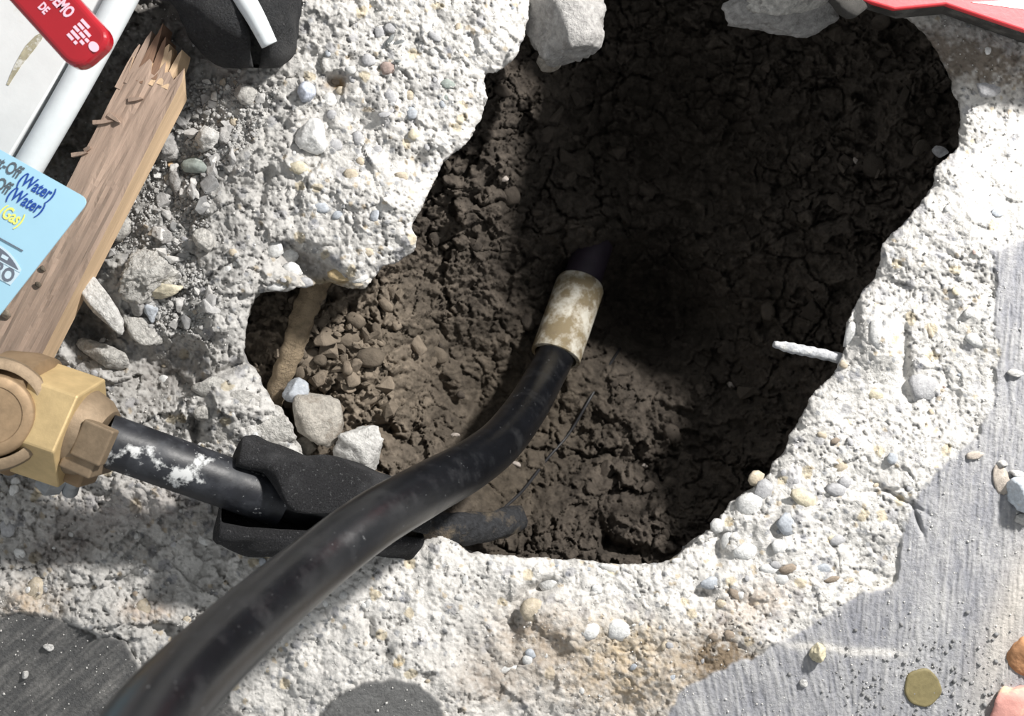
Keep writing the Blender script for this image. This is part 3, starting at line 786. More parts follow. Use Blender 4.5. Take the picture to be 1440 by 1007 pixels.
# dried mud splat
o = link('mud_splat', prism([P(1298+26*math.cos(a)*(1+.04*math.sin(3*a+1)+.02*math.sin(7*a)+.03*math.sin(2*a)), 968+27*math.sin(a)*(1+.03*math.cos(5*a)), .0016) for a in [2*math.pi*-k/72 for k in range(72)]], .004),
         pm('mud', (.185, .155, .075), rough=.55, var=.15, nscale=300, bump=.3, bscale=500))
tag(o, 'round olive brown dried mud splat on the brushed slab', 'mud splat')
b_ = o.modifiers.new('bevel', 'BEVEL'); b_.width = .0012; b_.segments = 3

# ------------------------------------------------------------------ tan root and steel stub
M['tan'] = pm('tan', (.27, .21, .14), rough=.95, var=.35, nscale=120, bump=.9, bscale=300, bdist=.003, patches=[((.14, .11, .08), 60, .52, .66, None)])
pts = catmull([tuple(P(450, 385, -.075)), tuple(P(428, 440, -.072)), tuple(P(408, 500, -.074)), tuple(P(382, 568, -.086))], 10)
nrs = len(pts)
def tan_prof(i):
    r = .0085*(1-.25*i/nrs)*(1+.08*math.sin(i*1.7))
    return [(r*math.cos(a)*(1+.08*math.sin(3*a+i*.3)), r*math.sin(a)*(1+.06*math.sin(5*a-i*.5))) for a in [2*math.pi*j/20 for j in range(20)]]
o = link('buried_root', sweep(pts, tan_prof), M['tan']); tag(o, 'tan soil crusted root slanting across the shallow end of the hole', 'root')

M['rod'] = pm('rod', (.40, .41, .43), rough=.8, var=.35, nscale=300, bump=.9, bscale=500, bdist=.0015, patches=[((.6, .6, .58), 180, .5, .62, None)])
pts = catmull([tuple(P(1088, 484, -.03)), tuple(P(1120, 491, -.032)), tuple(P(1160, 499, -.034)), tuple(P(1215, 512, -.036))], 8)
nro = len(pts)
o = link('steel_rod', sweep(pts, lambda i: circ(.0033*(.55+.45*min(1, i/5))*(1+.1*math.sin(i*2.1)), 12)), M['rod']); tag(o, 'thin mortar crusted steel rod sticking out of the broken concrete over the hole', 'steel rod')

# ------------------------------------------------------------------ long black pipe with its white coupling
M['black'] = pm('black_plastic', (.0045, .005, .0065), rough=.30, var=.3, nscale=90, bump=.12, bscale=300, bdist=.0006, spec=.5,
                patches=[((.016, .0165, .018), 45, .52, .75, .5), ((.16, .165, .17), 380, .66, .74, .9)])
R_P = .0143
def zw(w):      # height at which the pipe shows w photo pixels wide
    return H*(1-(2*R_P/w)/S0)
LP = [(165, 1085, 136), (232, 990, 122), (332, 890, 104), (430, 805, 91), (520, 735, 84), (600, 688, 77), (660, 655, 71), (705, 620, 65), (740, 575, 59.5), (766, 530, 55), (783, 496, 53.1), (800, 446, 52.2)]
pts = catmull([tuple(P(u, v, zw(w))) for u, v, w in LP], 10)
o = link('black_pipe', sweep(pts, circ(R_P, 40)), M['black'])
tag(o, 'long black plastic water pipe curving over the foam sleeve down into the hole', 'pipe')

M['pvc_mud'] = pm('muddy_pvc', (.43, .41, .355), rough=.6, var=.15, nscale=120, bump=.3, bscale=250, patches=[((.17, .135, .08), 55, .42, .56, .85), ((.15, .12, .08), 120, .56, .66, .9)])
pA = P(817, 398, -.222); pB = P(781, 502, -.195)
ax = (pA-pB).normalized()
cpl = thing('pipe_coupling', 'muddy white plastic coupling on the black pipe end deep in the hole', 'pipe coupling', tuple(pB))
ro, ri = .0192, .0165
# hollow socket: revolve profile along the axis
def revolve(a, b, prof, k=40, up=(0, 0, 1)):
    """prof: closed list of (t, r); t runs 0..1 from a to b"""
    a = Vector(a); b = Vector(b); d = b-a; t_ = d.normalized(); up = Vector(up)
    n_ = (up-t_*up.dot(t_)).normalized(); c_ = t_.cross(n_)
    vs = []; fs = []; m = len(prof)
    for j in range(k):
        an = 2*math.pi*j/k
        for (t, r) in prof: vs.append(tuple(a+d*t+(n_*math.cos(an)+c_*math.sin(an))*r))
    for j in range(k):
        for i in range(m):
            i2 = (i+1) % m; j2 = (j+1) % k
            fs.append((j*m+i, j*m+i2, j2*m+i2, j2*m+i))
    me = mesh_np('m', vs, fs, True)
    bm = bmesh.new(); bm.from_mesh(me); bmesh.ops.recalc_face_normals(bm, faces=bm.faces); bm.to_mesh(me); bm.free()
    return me
def sharp(o, ang=35):
    me = o.data
    bm = bmesh.new(); bm.from_mesh(me)
    for e in bm.edges:
        if len(e.link_faces) == 2 and e.calc_face_angle(0) > math.radians(ang): e.smooth = False
    bm.to_mesh(me); bm.free()
    return o
o = part('socket', revolve(pB, pA, [(0, ri), (0, ro-.001), (.01, ro), (.95, ro), (1, ro-.0015), (1, .012), (.3, .0125), (.3, ri)]), M['pvc_mud'], cpl); sharp(o)
M['purple'] = pm('primer_purple', (.020, .014, .023), rough=.6, var=.3, nscale=80, bump=.2)
o = part('primed_pipe_end', revolve(pB+(pA-pB)*.9, pB+(pA-pB)*1.55, [(0, .0001), (0, .0150), (1, .0150), (1, .0001)]), M['purple'], cpl); sharp(o)
o['label'] = 'dark purple primed end past the coupling'

# ------------------------------------------------------------------ black pipe stub in the brass fitting
M['stub'] = pm('scuffed_black_plastic', (.011, .012, .016), rough=.45, var=.35, nscale=90, bump=.2, bscale=300, bdist=.0006, spec=.45,
               patches=[((.035, .038, .045), 60, .46, .66, .65), ((.55, .56, .56), 40, .55, .60, .9), ((.35, .36, .36), 300, .64, .72, .9)])
sA = P(398, 707, .004); sB = P(147, 618, .0395)
stub = thing('black_pipe_stub', 'short scuffed black pipe with white smears between brass fitting and foam sleeve', 'pipe', tuple(sA))
d_ = (sB-sA)
o = part('pipe_wall', revolve(sA, sB, [(0, .0105), (0, .0140), (.01, R_P), (1, R_P), (1, .0105)]), M['stub'], stub); sharp(o)
o = part('pipe_insert', revolve(sA-d_*.22-Vector((0, 0, .008)), sA+d_*.10, [(0, .0001), (0, .0092), (.03, .010), (1, .0104), (1, .0001)]), M['black'], stub); sharp(o)
o['label'] = 'narrower dark inner tube poking out of the cut end'

# ------------------------------------------------------------------ brass fitting
M['brass'] = pm('brass', (.25, .175, .105), rough=.55, metal=.45, var=.2, nscale=140, bump=.15, bscale=400, bdist=.0006, patches=[((.30, .21, .13), 40, .50, .68, .65)])
M['brass_bright'] = pm('brass_bright', (.56, .42, .22), rough=.55, metal=.45, var=.15, nscale=90, bump=.25, bscale=500, bdist=.0006, stretch=(1, 1, 1))
M['brass_dull'] = pm('brass_dull', (.24, .18, .12), rough=.6, metal=.45, var=.2, nscale=140, bump=.3, bscale=500, bdist=.0008)
M['steel'] = pm('grey_steel', (.36, .38, .40), rough=.45, metal=.7, var=.25, nscale=200, bump=.2, bscale=400)
fz = .030
fit = thing('brass_fitting', 'chunky brass valve fitting with hex nut clamped on the short black pipe', 'pipe fitting', tuple(P(60, 600, fz)))
t_ = (sA-sB); t_.z = 0; t_.normalize()
def along(u, v, z): return P(u, v, z)
# hex nut lying along the pipe
hA = P(42, 584, .040); hB = P(116, 609, .040)
up_ = Vector((0, 0, 1)); hb = t_.cross(up_)
def hexprof(r, rot):
    return [(r*math.cos(math.radians(60*k+30+rot)), r*math.sin(math.radians(60*k+30+rot))) for k in range(6)]
o = part('hex_nut', sweep([hA, hB], hexprof(.0315, -14), True, smooth=False), M['brass_bright'], fit, .0012, 2)
o = part('shoulder', revolve(P(-10, 567, .040), hA+t_*.004, [(0, .0001), (0, .030), (.55, .0335), (.9, .0335), (1, .029), (1, .0001)], 48), M['brass'], fit); sharp(o)
o = part('neck', revolve(hB-t_*.002, hB+t_*.012, [(0, .0001), (0, .024), (.6, .022), (1, .018), (1, .0001)], 40), M['brass_dull'], fit); sharp(o)
# round port that faces up, with a groove around its cap
cz = .074
o = part('collar', revolve(P(-12, 582, .030), P(-12, 582, cz), [(0, .0232), (0, .0300), (.85, .0300), (.97, .0288), (1, .0265), (1, .0232)], 64, up=(1, 0, 0)), M['brass_dull'], fit); sharp(o)
o = part('cap', revolve(P(-14, 584, .030), P(-14, 584, cz+.003), [(0, .0001), (0, .0215), (.95, .0215), (.985, .0207), (1, .0195), (1, .0150), (.99, .0145), (.99, .0001)], 64, up=(1, 0, 0)), M['brass'], fit); sharp(o)
# clamp lug gripping the pipe
def box(c, ex, ey, ez, sx, sy, sz):
    vs = []
    for k in range(8):
        a, b, d = (1 if k & 1 else -1), (1 if k & 2 else -1), (1 if k & 4 else -1)
        vs.append(tuple(Vector(c)+Vector(ex)*a*sx+Vector(ey)*b*sy+Vector(ez)*d*sz))
    me = mesh_np('m', vs, [(0, 1, 3, 2), (4, 6, 7, 5), (0, 4, 5, 1), (2, 3, 7, 6), (0, 2, 6, 4), (1, 5, 7, 3)], False)
    bm = bmesh.new(); bm.from_mesh(me); bmesh.ops.recalc_face_normals(bm, faces=bm.faces); bm.to_mesh(me); bm.free()
    return me
side = Vector((-t_.y, t_.x, 0))     # towards the top of the photo
if side.y < 0: side = -side
o = part('clamp_lug', box(P(133, 622, .058), t_, side, up_, .0085, .010, .0045), M['brass_dull'], fit, .0012, 3)
o = part('clamp_lug', box(P(126, 646, .044), t_, side, up_, .0088, .0060, .016), M['brass_dull'], fit, .0012, 3)
o = part('clamp_jaw', box(P(78, 645, .033), t_, side, up_, .022, .0070, .012), M['brass'], fit, .002, 3)
# clamp screw
bolt_a = P(110, 650, .034); bolt_b = P(98, 692, .004)
prof = []
nth = 16
for k in range(nth):
    prof += [(k/nth, .0036), ((k+.5)/nth, .0045)]
prof = [(0, .0001)] + prof + [(1, .0036), (1, .0001)]
bolt = part('clamp_screw', revolve(bolt_a, bolt_b, prof, 20), M['steel'], fit)
o = part('screw_nut', sweep([P(80, 662, .020), P(70, 680, .006)], hexprof(.0085, 10), True, up=(1, 0, 0), smooth=False), M['steel'], fit, .0006)

# ------------------------------------------------------------------ foam sleeves
def roughen(o, amt, sc, seed=3):
    me = o.data; n_ = len(me.vertices); a_ = np.empty(n_*3, np.float32); me.vertices.foreach_get('co', a_)
    c_ = a_.reshape(-1, 3).astype(float); nn_ = np.empty(n_*3, np.float32); me.vertices.foreach_get('normal', nn_)
    d_ = amt*(vn3(c_*sc, 1.0, seed)+.5*vn3(c_*sc, 2.3, seed+5))
    me.vertices.foreach_set('co', (c_+nn_.reshape(-1, 3)*d_[:, None]).astype(np.float32).ravel()); me.update()
M['foam'] = pm('black_foam', (.024, .024, .027), rough=.9, var=.5, nscale=900, bump=1.0, bscale=800, bdist=.006, spec=.4, patches=[((.085, .085, .09), 35, .50, .72, None), ((.20, .20, .205), 600, .60, .68, None), ((.5, .5, .48), 120, .72, .76, None)])
M['foam_muddy'] = pm('muddy_foam', (.028, .029, .032), rough=.85, var=.5, nscale=300, bump=1.0, bscale=500, bdist=.002, spec=.3, patches=[((.13, .105, .075), 60, .50, .66, None)])
def cprof(ro, ri, g0, g1, k=30, lip=.5, seed=0, i=0):
    """open ring: gap from g0 to g1 (degrees around +n)"""
    out = []
    a0, a1 = math.radians(g1), math.radians(g0+360)
    wob = lambda a: 1+.05*math.sin(3*a+seed+i*.35)+.03*math.sin(7*a+i*.8)
    for j in range(k+1):
        a = a0+(a1-a0)*j/k; out.append((ro*wob(a)*math.cos(a), ro*wob(a)*math.sin(a)))
    mid = (ro+ri)/2; th = (ro-ri)/2
    for j in range(1, 4):
        w = math.pi*j/4; out.append(((mid+th*math.cos(w))*math.cos(a1+.18*math.sin(w)), (mid+th*math.cos(w))*math.sin(a1+.18*math.sin(w))))
    for j in range(k+1):
        a = a1+(a0-a1)*j/k; out.append((ri*math.cos(a), ri*math.sin(a)))
    for j in range(1, 4):
        w = math.pi*j/4; out.append(((mid-th*math.cos(w))*math.cos(a0-.18*math.sin(w)), (mid-th*math.cos(w))*math.sin(a0-.18*math.sin(w))))
    return out
pts = catmull([tuple(P(316, 690, .012)), tuple(P(358, 699, .007)), tuple(P(420, 709, .000)), tuple(P(480, 714, -.008)), tuple(P(545, 728, -.020)), tuple(P(590, 738, -.030))], 6)
nf_ = len(pts)
def foamp(i):
    f = i/(nf_-1)
    k = 1-.38*f**1.6
    flare = .93+.07*min(1, i/4)+.05*math.exp(-((i-7)/4)**2)
    g = min(1, max(0, (f-.20)/.16)); g = g*g*(3-2*g)
    return cprof(.0325*k*flare,   .0205*k, -58*(1-g)-6*g, 46+2*g-22*f, 30, i=i)
o = link('foam_sleeve', sweep(pts, foamp), M['foam']); tag(o, 'black foam pipe sleeve wrapped round the short pipe at the edge of the hole', 'foam sleeve')
sub_ = o.modifiers.new('sub', 'SUBSURF'); sub_.levels = 1; sub_.render_levels = 1; roughen(o, .0017, 90)
pts = catmull([tuple(P(545, 735, -.036)), tuple(P(590, 741, -.040)), tuple(P(640, 744, -.046)), tuple(P(690, 740, -.062)), tuple(P(728, 728, -.085))], 6)
nm_ = len(pts)
o = link('muddy_tube', sweep(pts, lambda i: [(a*(1+.12*math.sin(i*1.3+k)), b*(1+.1*math.sin(i*.9+k*2))) for k, (a, b) in enumerate(circ((.0115-.004*i/nm_), 18, .0115-.003*i/nm_))]), M['foam_muddy'])
tag(o, 'mud smeared black tube lying along the near rim under the long pipe', 'tube')
M['wire'] = pm('black_wire', (.02, .02, .022), rough=.5, var=.3, bump=.1)
wp = [(700, 722), (735, 690), (770, 645), (800, 610), (830, 560), (858, 512), (872, 490)]
pts = catmull([tuple(P(u, v, zs(u, v)+.002)) for u, v in wp], 6)
o = link('buried_wire', sweep(pts, circ(.0011, 8)), M['wire']); tag(o, 'thin dark wire half buried across the soil floor beside the coupling', 'wire')

sl = thing('upper_foam_sleeve', 'dusty black foam sleeve split open round a white tube near the splintered board end', 'foam sleeve', tuple(P(350, 40, -.01)))
pts = catmull([tuple(P(304, -70, .000)), tuple(P(320, -30, -.001)), tuple(P(337, 10, -.004)), tuple(P(349, 55, -.010)), tuple(P(353, 96, -.016))], 7)
nu_ = len(pts)
def foamu(i):
    f = i/(nu_-1); k = 1-.22*max(0, f-.6)/.4
    if f > .72: k *= math.sqrt(1-.62*((f-.72)/.28)**2)
    return cprof(.0345*k, .017*k, -27-12*f, 12-26*f, 30, i=i, seed=2)
M['foam_dusty'] = pm('dusty_foam', (.030, .031, .034), rough=.9, var=.5, nscale=600, bump=1.0, bscale=800, bdist=.005, spec=.35, patches=[((.12, .12, .125), 650, .60, .70, None), ((.085, .085, .085), 28, .46, .70, None), ((.5, .5, .48), 90, .72, .77, None)])
o = part('foam_shell', sweep(pts, foamu), M['foam_dusty'], sl)
sub_ = o.modifiers.new('sub', 'SUBSURF'); sub_.levels = 1; sub_.render_levels = 1; roughen(o, .0030, 80, 9)
M['pvc'] = pm('white_pvc', (.62, .66, .68), rough=.4, var=.05, bump=.05, patches=[((.4, .4, .38), 50, .60, .72, .6)])
wt = thing('white_tube', 'thin white plastic tube held inside the dusty foam sleeve', 'tube', tuple(P(340, 20, .02)))
pts = catmull([tuple(P(312, -60, .028)), tuple(P(336, -15, .027)), tuple(P(358, 22, .025)), tuple(P(379, 63, .020))], 8)
nw_ = len(pts)
o = part('tube_wall', sweep(pts, lambda i: circ(.0072-.0026*i/nw_, 24)), M['pvc'], wt)

# ------------------------------------------------------------------ white panel and white round trim
M['panel'] = pm('white_painted_panel', (.66, .67, .67), rough=.55, var=.05, nscale=40, bump=.15, bscale=120, bdist=.001, patches=[((.45, .42, .34), 22, .60, .75, .8), ((.35, .33, .28), 90, .72, .78, .8)])
zp = .012
panel = link('white_board', prism([P(-260, -220, zp), P(-262, 678, zp), P(12, 221, zp), P(144, 2, zp), P(263, -220, zp)], .018), M['panel'])
tag(panel, 'white painted panel with scuffs and a tan drip stain beside the white pipe', 'panel')
b_ = panel.modifiers.new('bevel', 'BEVEL'); b_.width = .001
M['stain'] = pm('tan_stain', (.34, .31, .22), rough=.8, var=.3, nscale=120, bump=0, patches=[((.58, .57, .53), 160, .5, .6, None)])
o = part('drip_stain', prism([P(u, v, zp+.0004) for u, v in [(9, 119), (14, 106), (22, 88), (36, 64), (50, 50), (62, 44), (58, 56), (46, 72), (30, 92), (18, 110), (12, 120)][::-1]], .0004), M['stain'], panel)
o['label'] = 'tan drip stain on the white paint'
pw = link('white_pipe', sweep(catmull([tuple(P(270, -190, .012)), tuple(P(171, 0, .012)), tuple(P(105, 122, .010)), tuple(P(39, 236, .008)), tuple(P(-60, 405, .006))], 4), circ(.0082, 32)), M['pvc'])
tag(pw, 'white round plastic pipe between the white panel and the wooden board', 'pipe')

# ------------------------------------------------------------------ splintered board
M['wood'] = pm('weathered_wood', (.34, .25, .195), rough=.85, var=.26, nscale=95, bump=.7, bscale=160, bdist=.0012, stretch=(1, 1, 1))
M['wood_fresh'] = pm('fresh_wood', (.54, .39, .25), rough=.8, var=.25, nscale=70, bump=.7, bscale=200, bdist=.0012)
M['wood_dark'] = pm('split_wood', (.20, .12, .08), rough=.9, var=.3, nscale=80, bump=.6)
def grain(m, dirx, diry, k):
    """stretch the noise along the board"""
    N = m.node_tree.nodes; L = m.node_tree.links
    tc = [n_ for n_ in N if n_.type == 'TEX_COORD'][0]
    mp = N.new('ShaderNodeMapping'); mp.vector_type = 'POINT'
    mp.inputs['Rotation'].default_value = (0, 0, -math.atan2(diry, dirx)); mp.inputs['Scale'].default_value = (k, 1, 1)
    # rotate first, then scale
    mp2 = N.new('ShaderNodeMapping'); mp2.inputs['Scale'].default_value = (k, 1, 1)
    mp.inputs['Scale'].default_value = (1, 1, 1)
    for l in list(L):
        if l.from_node == tc: L.new(mp2.outputs[0], l.to_socket)
    L.new(tc.outputs['Object'], mp.inputs[0]); L.new(mp.outputs[0], mp2.inputs[0])
zb = .006
bl0, bl1 = P(-60, 560, zb), P(192, 70, zb)      # one top edge
br0, br1 = P(6, 540, zb), P(246, 66, zb)       # other top edge
bd = (bl1-bl0).normalized(); grain(M['wood'], bd.x, bd.y, .08); grain(M['wood_fresh'], bd.x, bd.y, .08); grain(M['wood_dark'], bd.x, bd.y, .1)
bs = (br1-bl1); bs = (bs - bd*bs.dot(bd)).normalized()
board = thing('wooden_board', 'rough sawn wooden board with a splintered end lying next to the white pipe', 'board', tuple(P(110, 280, zb)))
wid = .0315; thk = .019
def board_body():
    L0 = bl0
    length = (P(176, 100, zb)-bl0).dot(bd)
    nl, nw = 60, 14
    vs = []; fs = []
    def topz(i, j):
        x, y = np.array([i*.31]), np.array([j*1.3])
        return .0007*float(vn(x, y, 5)[0])
    tear = [rng.uniform(-.003, .010)+.012*(j/nw) for j in range(nw+1)]
    for lay in (0, 1):
        for i in range(nl+1):
            for j in range(nw+1):
                f = i/nl
                ln = (length+tear[j]*(1.0 if lay == 0 else .3))*f
                p = L0+bd*ln+bs*(wid*j/nw)+up_*((topz(i, j) if lay == 0 else -thk))
                vs.append(tuple(p))
    K = (nl+1)*(nw+1)
    id_ = lambda l, i, j: l*K+i*(nw+1)+j
    for i in range(nl):
        for j in range(nw):
            fs.append((id_(0, i, j), id_(0, i+1, j), id_(0, i+1, j+1), id_(0, i, j+1))); fs.append((id_(1, i, j), id_(1, i, j+1), id_(1, i+1, j+1), id_(1, i+1, j)))
    for i in range(nl):
        for j in (0, nw): fs.append((id_(0, i, j), id_(1, i, j), id_(1, i+1, j), id_(0, i+1, j)))
    for j in range(nw):
        for i in (0, nl): fs.append((id_(0, i, j), id_(1, i, j), id_(1, i, j+1), id_(0, i, j+1)))
    me = mesh_np('m', vs, fs, False)
    bm = bmesh.new(); bm.from_mesh(me); bmesh.ops.recalc_face_normals(bm, faces=bm.faces); bm.to_mesh(me); bm.free()
    me.materials.append(M['wood']); me.materials.append(M['wood_fresh']); me.materials.append(M['wood_dark'])
    for p_ in me.polygons:
        if p_.normal.dot(bs) > .6: p_.material_index = 1
        elif p_.normal.dot(bd) > .5: p_.material_index = 2
    return me
part('plank', board_body(), None, board)
def splinter(a, b, w, t, mat):
    """tapering splinter from a to b (points on the board top)"""
    a = Vector(a); b = Vector(b); d = (b-a).normalized(); sd = Vector((d.y, -d.x, 0)).normalized()
    vs = []
    for f, k in ((0, 1), (.55, .85), (.85, .5), (1, .06)):
        c = a+(b-a)*f
        vs += [tuple(c+sd*w*k), tuple(c-sd*w*k), tuple(c-sd*w*k-up_*t), tuple(c+sd*w*k-up_*t)]
    fs = [(0, 3, 2, 1)]
    for i in range(3):
        for j in range(4): fs.append((4*i+j, 4*i+(j+1) % 4, 4*i+4+(j+1) % 4, 4*i+4+j))
    fs.append((12, 13, 14, 15))
    me = mesh_np('m', vs, fs, False)
    bm = bmesh.new(); bm.from_mesh(me); bmesh.ops.recalc_face_normals(bm, faces=bm.faces); bm.to_mesh(me); bm.free()
    return me
for (u0, v0, u1, v1, w, t, mt) in [(165, 118, 196, 62, .0017, .010, 'wood'), (180, 112, 213, 44, .0024, .014, 'wood'), (192, 108, 226, 42, .0024, .016, 'wood_dark'), (200, 112, 229, 33, .0016, .017, 'wood_dark'),
                                   (208, 112, 238, 62, .0034, .014, 'wood_fresh'), (222, 112, 241, 70, .0028, .016, 'wood_fresh'), (231, 118, 256, 70, .0019, .016, 'wood_fresh'), (214, 105, 233, 52, .0022, .018, 'wood_dark')]:
    part('splinter', splinter(P(u0, v0+6, zb+.0001), P(u1, v1, zb-.002), w, t, M[mt]), M[mt], board)
for (u0, v0, u1, v1) in [(130, 172, 158, 170), (100, 218, 122, 214), (180, 140, 200, 138), (152, 160, 168, 172), (118, 212, 127, 206)]:
    part('wood_tear', splinter(P(u0, v0, zb+.0012), P(u1, v1, zb+.003), .0012, .0025, M['wood']), M['wood'], board)
for (u, v, r) in [(8, 442, 9), (54, 400, 5), (60, 378, 5)]:
    o = link('dirt_crumb', rng.choice(clod_lib)); put(o, u, v, zb+.0012, r, r*.8, r*.5, 30)
    tag(o, {8: 'biggest dark dirt crumb on the board near the blue card', 54: 'brown dirt crumb on the board edge nearer the brass fitting', 60: 'brown dirt crumb on the board close under the blue card'}[u], 'dirt crumb')

# ------------------------------------------------------------------ light blue card with its print
def flat(name, c, rough=.5, spec=.3):
    return pm(name, c, rough=rough, var=.04, nscale=60, bump=0, spec=spec)
M['card'] = pm('blue_card', (.36, .60, .74), rough=.35, var=.03, nscale=30, bump=.05, bscale=100, patches=[((.25, .42, .52), 130, .74, .78, .6)])
zc = .060
card_px = round_poly([(-200, 98), (126, 281), (-110, 583), (-330, 420)], [10, 15, 12, 10], 8)
card = link('blue_card', prism([P(u, v, zc) for u, v in card_px], .0009), M['card'])
tag(card, 'light blue printed card with rounded corner lying over the wooden board', 'card')
cd = (P(126, 281, zc)-P(-200, 98, zc)).normalized()     # reading direction
cdn = Vector((-cd.y, cd.x, 0))
def text(s, u, v, z, size, d, mat, parent, name, shear=0.0, align='RIGHT', bold=0.0, cond=1.0):
    cu = bpy.data.curves.new('t', 'FONT'); cu.body = s; cu.size = size; cu.align_x = align; cu.align_y = 'CENTER'; cu.shear = shear
    cu.extrude = .00008; cu.offset = bold; cu.resolution_u = 3
    ob = bpy.data.objects.new('t', cu); col.objects.link(ob)
    dg = bpy.context.evaluated_depsgraph_get(); dg.update()
    me = bpy.data.meshes.new_from_object(ob.evaluated_get(dg))
    bpy.data.objects.remove(ob); bpy.data.curves.remove(cu)
    d = Vector(d).normalized(); n_ = Vector((-d.y, d.x, 0))
    mt = Matrix(((d.x*cond, n_.x, 0, 0), (d.y*cond, n_.y, 0, 0), (0, 0, 1, 0), (0, 0, 0, 1)))
    me.transform(Matrix.Translation(P(u, v, z)) @ mt)
    me.materials.clear(); me.materials.append(mat)
    return part(name, me, mat, parent)
M['ink_grey'] = flat('ink_grey', (.10, .12, .14)); M['ink_blue'] = flat('ink_blue', (.02, .07, .33)); M['ink_yellow'] = flat('ink_yellow', (.80, .78, .18))
zt = zc+.0003
text('Shut-Off', 28, 244.5, zt, .0098, cd, M['ink_grey'], card, 'lettering', .12, 'RIGHT', .00018, .62)
text('(Water)', 75, 276, zt, .0098, cd, M['ink_blue'], card, 'lettering', .25, 'RIGHT', .00018, .62)
text('Shut-Off', 13, 267, zt, .0098, cd, M['ink_grey'], card, 'lettering', .12, 'RIGHT', .00018, .62)
text('(Water)', 60, 296, zt, .0098, cd, M['ink_blue'], card, 'lettering', .25, 'RIGHT', .00018, .62)
text('(Gas)', 31, 312, zt, .0098, cd, M['ink_yellow'], card, 'lettering', .25, 'RIGHT', .00018, .62)
# emblem: arched dark banner, light outline, block letters
M['emblem_dark'] = flat('emblem_dark', (.14, .16, .20)); M['emblem_light'] = flat('emblem_light', (.55, .68, .76))
def on_card(x, y):      # card coordinates in px around the emblem centre
    d = Vector((.876, .482)); n2 = Vector((.482, -.876))
    q = Vector((-14, 366))+d*x+n2*y
    return q.x, q.y
def arch(r0, y0, w, h0, h1):
    a = [(x, h1+y0*(1-(x/w)**2)) for x in np.linspace(-w, w, 20)]
    b = [(x, h0) for x in (w, -w)]
    return [P(*on_card(x, y), zt) for x, y in b+a]
part('emblem_outline', prism([p+up_*.00005 for p in arch(0, 16, 45, 5, 9)], .0002), M['emblem_light'], card)
part('emblem_banner', prism([p+up_*.00015 for p in arch(0, 14, 41, 7, 8)], .0002), M['emblem_dark'], card)
part('emblem_bar', prism([P(*on_card(x, y), zt+.0003) for x, y in [(11, 11), (21, 11), (21, 16), (11, 16)]], .0002), M['emblem_light'], card)
part('emblem_rule', prism([P(*on_card(x, y), zt+.0003) for x, y in [(-30, 33), (34, 33), (34, 34.6), (-30, 34.6)]], .0002), M['emblem_dark'], card)
part('emblem_plate', prism([P(*on_card(x, y), zt+.00005) for x, y in [(-44, -17), (42, -17), (46, 4), (-48, 4)]], .0002), M['emblem_light'], card)
eu, ev = on_card(41, -6.5)
text('PRO', eu, ev, zt+.0002, .0102, (.876, -.482, 0), M['emblem_dark'], card, 'emblem_lettering', 0, 'RIGHT', .0003, .78)
part('emblem_tail', prism([P(*on_card(x, y), zt+.0002) for x, y in [(-30, -30), (10, -30), (18, -20), (-22, -20)]], .0002), M['emblem_dark'], card)

# ------------------------------------------------------------------ red tool handle
M['red'] = pm('red_plastic', (.34, .008, .016), rough=.22, var=.06, nscale=60, bump=.05, bscale=200, spec=.5, coat=.3)
zr = .085
hd = Vector((.67, .74)); hn = Vector((.74, -.67))
tip = Vector((123, 68))
def hp(a, b): q = tip+hd*a+hn*b; return (q.x, q.y)
rh = thing('red_hand_tool', 'glossy red tool handle with white lettering above the white panel', 'hand tool', tuple(P(60, 20, zr)))
hpoly = round_poly([hp(-260, 38), hp(14, 38), hp(14, -37), hp(-260, -37)], [0, 26, 30, 0], 8)
part('grip', prism([P(u, v, zr) for u, v in hpoly], .011), M['red'], rh, .0032, 4)
M['ink_pink'] = flat('pale_pink_ink', (.80, .52, .62))
hd3 = Vector((hd.x, -hd.y, 0))
u, v = hp(-50, 14); text('DEMO', u, v, zr+.0002, .0085, hd3, M['ink_pink'], rh, 'lettering', 0, 'RIGHT', .0003, .62)
u, v = hp(-76, -8); text('DE', u, v, zr+.0002, .0058, hd3, M['ink_pink'], rh, 'lettering', 0, 'RIGHT', .0002, .7)
# tiny print, too blurred to read: short dashes
for k, (b, spans) in enumerate([(21, [(-30, -14)]), (14, [(-29, -18), (-16, -4)]), (7, [(-30, -20), (-18, -8), (-6, 0)]), (0, [(-28, -12), (-9, -2)]), (-7, [(-28, -17), (-14, -9)])]):
    for (a0, a1) in spans:
        part('print_dash', prism([P(*hp(x-6, y), zr+.0003) for x, y in [(a0, b+2.2), (a0, b-2.2), (a1, b-2.2), (a1, b+2.2)]], .0003), M['ink_pink'], rh)
part('print_badge', prism([P(*hp(4+8*math.cos(a), 8+6.5*math.sin(a)), zr+.0003) for a in [-2*math.pi*k/20 for k in range(20)]], .0003), M['ink_pink'], rh)

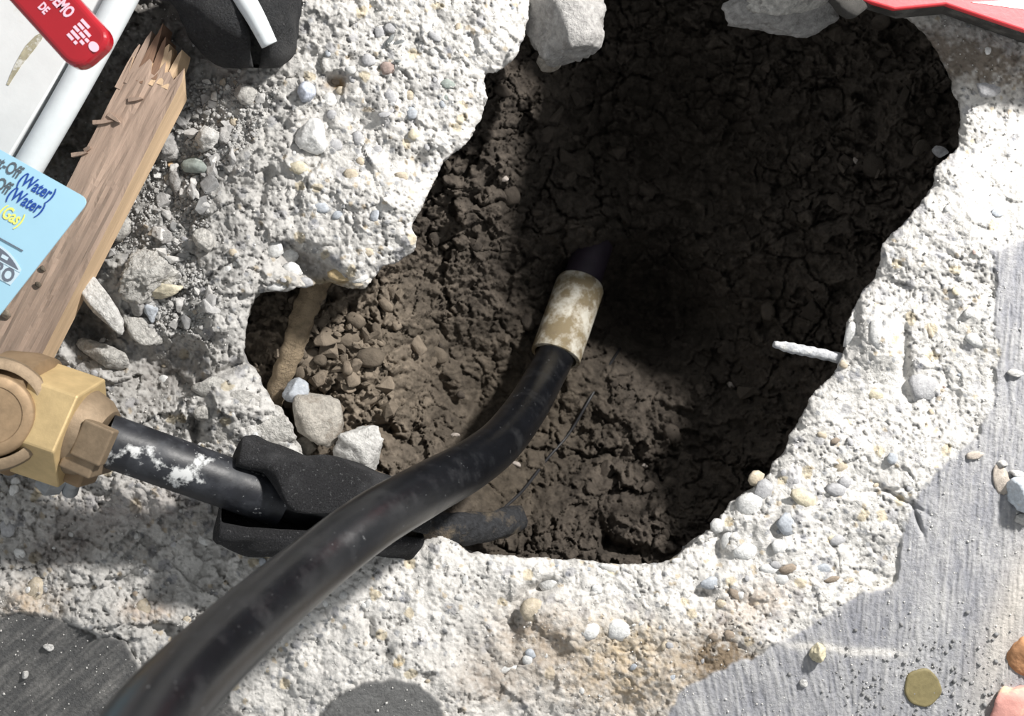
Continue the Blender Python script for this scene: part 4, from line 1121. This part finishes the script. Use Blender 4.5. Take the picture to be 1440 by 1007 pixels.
# ------------------------------------------------------------------ red box with black dirty base
M['red_box'] = pm('red_box', (.62, .045, .055), rough=.45, var=.06, nscale=50, bump=.1, bscale=300, patches=[((.7, .45, .42), 150, .72, .78, .8)])
M['base'] = pm('dirty_black_base', (.045, .043, .040), rough=.8, var=.4, nscale=90, bump=.6, bscale=250, bdist=.001, patches=[((.13, .125, .115), 45, .48, .68, .9)])
zx = .018
rb = thing('red_box', 'red box with white stripe and dirty black base by the far rim', 'box', tuple(P(1330, -60, 0)))
top_px = [(1120, -330), (1120, -40), (1214, 0), (1258, 13), (1330, 6), (1440, 43), (1700, 130), (1700, -330)]
part('lid', prism([P(u, v, zx) for u, v in top_px], .004), M['red_box'], rb, .0012, 3)
def inset(p, k): return P(p[0], p[1], zx-.004)
bt = [P(u, v, zx-.004) for u, v in top_px]
bb_ = [P(u, v+9, 0)+Vector((0, 0, -.003)) for u, v in [(1090, -340), (1090, -40), (1205, -2), (1262, 16), (1328, 10), (1440, 50), (1700, 137), (1700, -340)]]
n_ = len(bt)
me = mesh_np('m', [tuple(p) for p in bt+bb_], [tuple(range(n_)), tuple(range(2*n_-1, n_-1, -1))]+[(i, i+n_, (i+1) % n_+n_, (i+1) % n_) for i in range(n_)], False)
bm = bmesh.new(); bm.from_mesh(me); bmesh.ops.recalc_face_normals(bm, faces=bm.faces); bm.to_mesh(me); bm.free()
part('base', me, M['base'], rb, .0015, 2)
part('foot_pad', rock_mesh(88, 3, 12, .08, .8, .03), M['base'], rb)
fo = bpy.data.objects[[o.name for o in bpy.data.objects if o.name.startswith('foot_pad')][-1]]
fo.data.transform(Matrix.Translation(fo.parent.location))      # undo the shift of part() for this unit mesh
pl = P(1197, 4, .010); fo.location = pl-fo.parent.location; fo.scale = (.013, .010, .010)
M['white_ink'] = flat('white_stripe', (.80, .80, .80))
part('stripe', prism([P(u, v, zx+.0003) for u, v in [(1366, 3), (1440, 13), (1700, 46), (1700, 0), (1420, 0)]], .0005), M['white_ink'], rb)
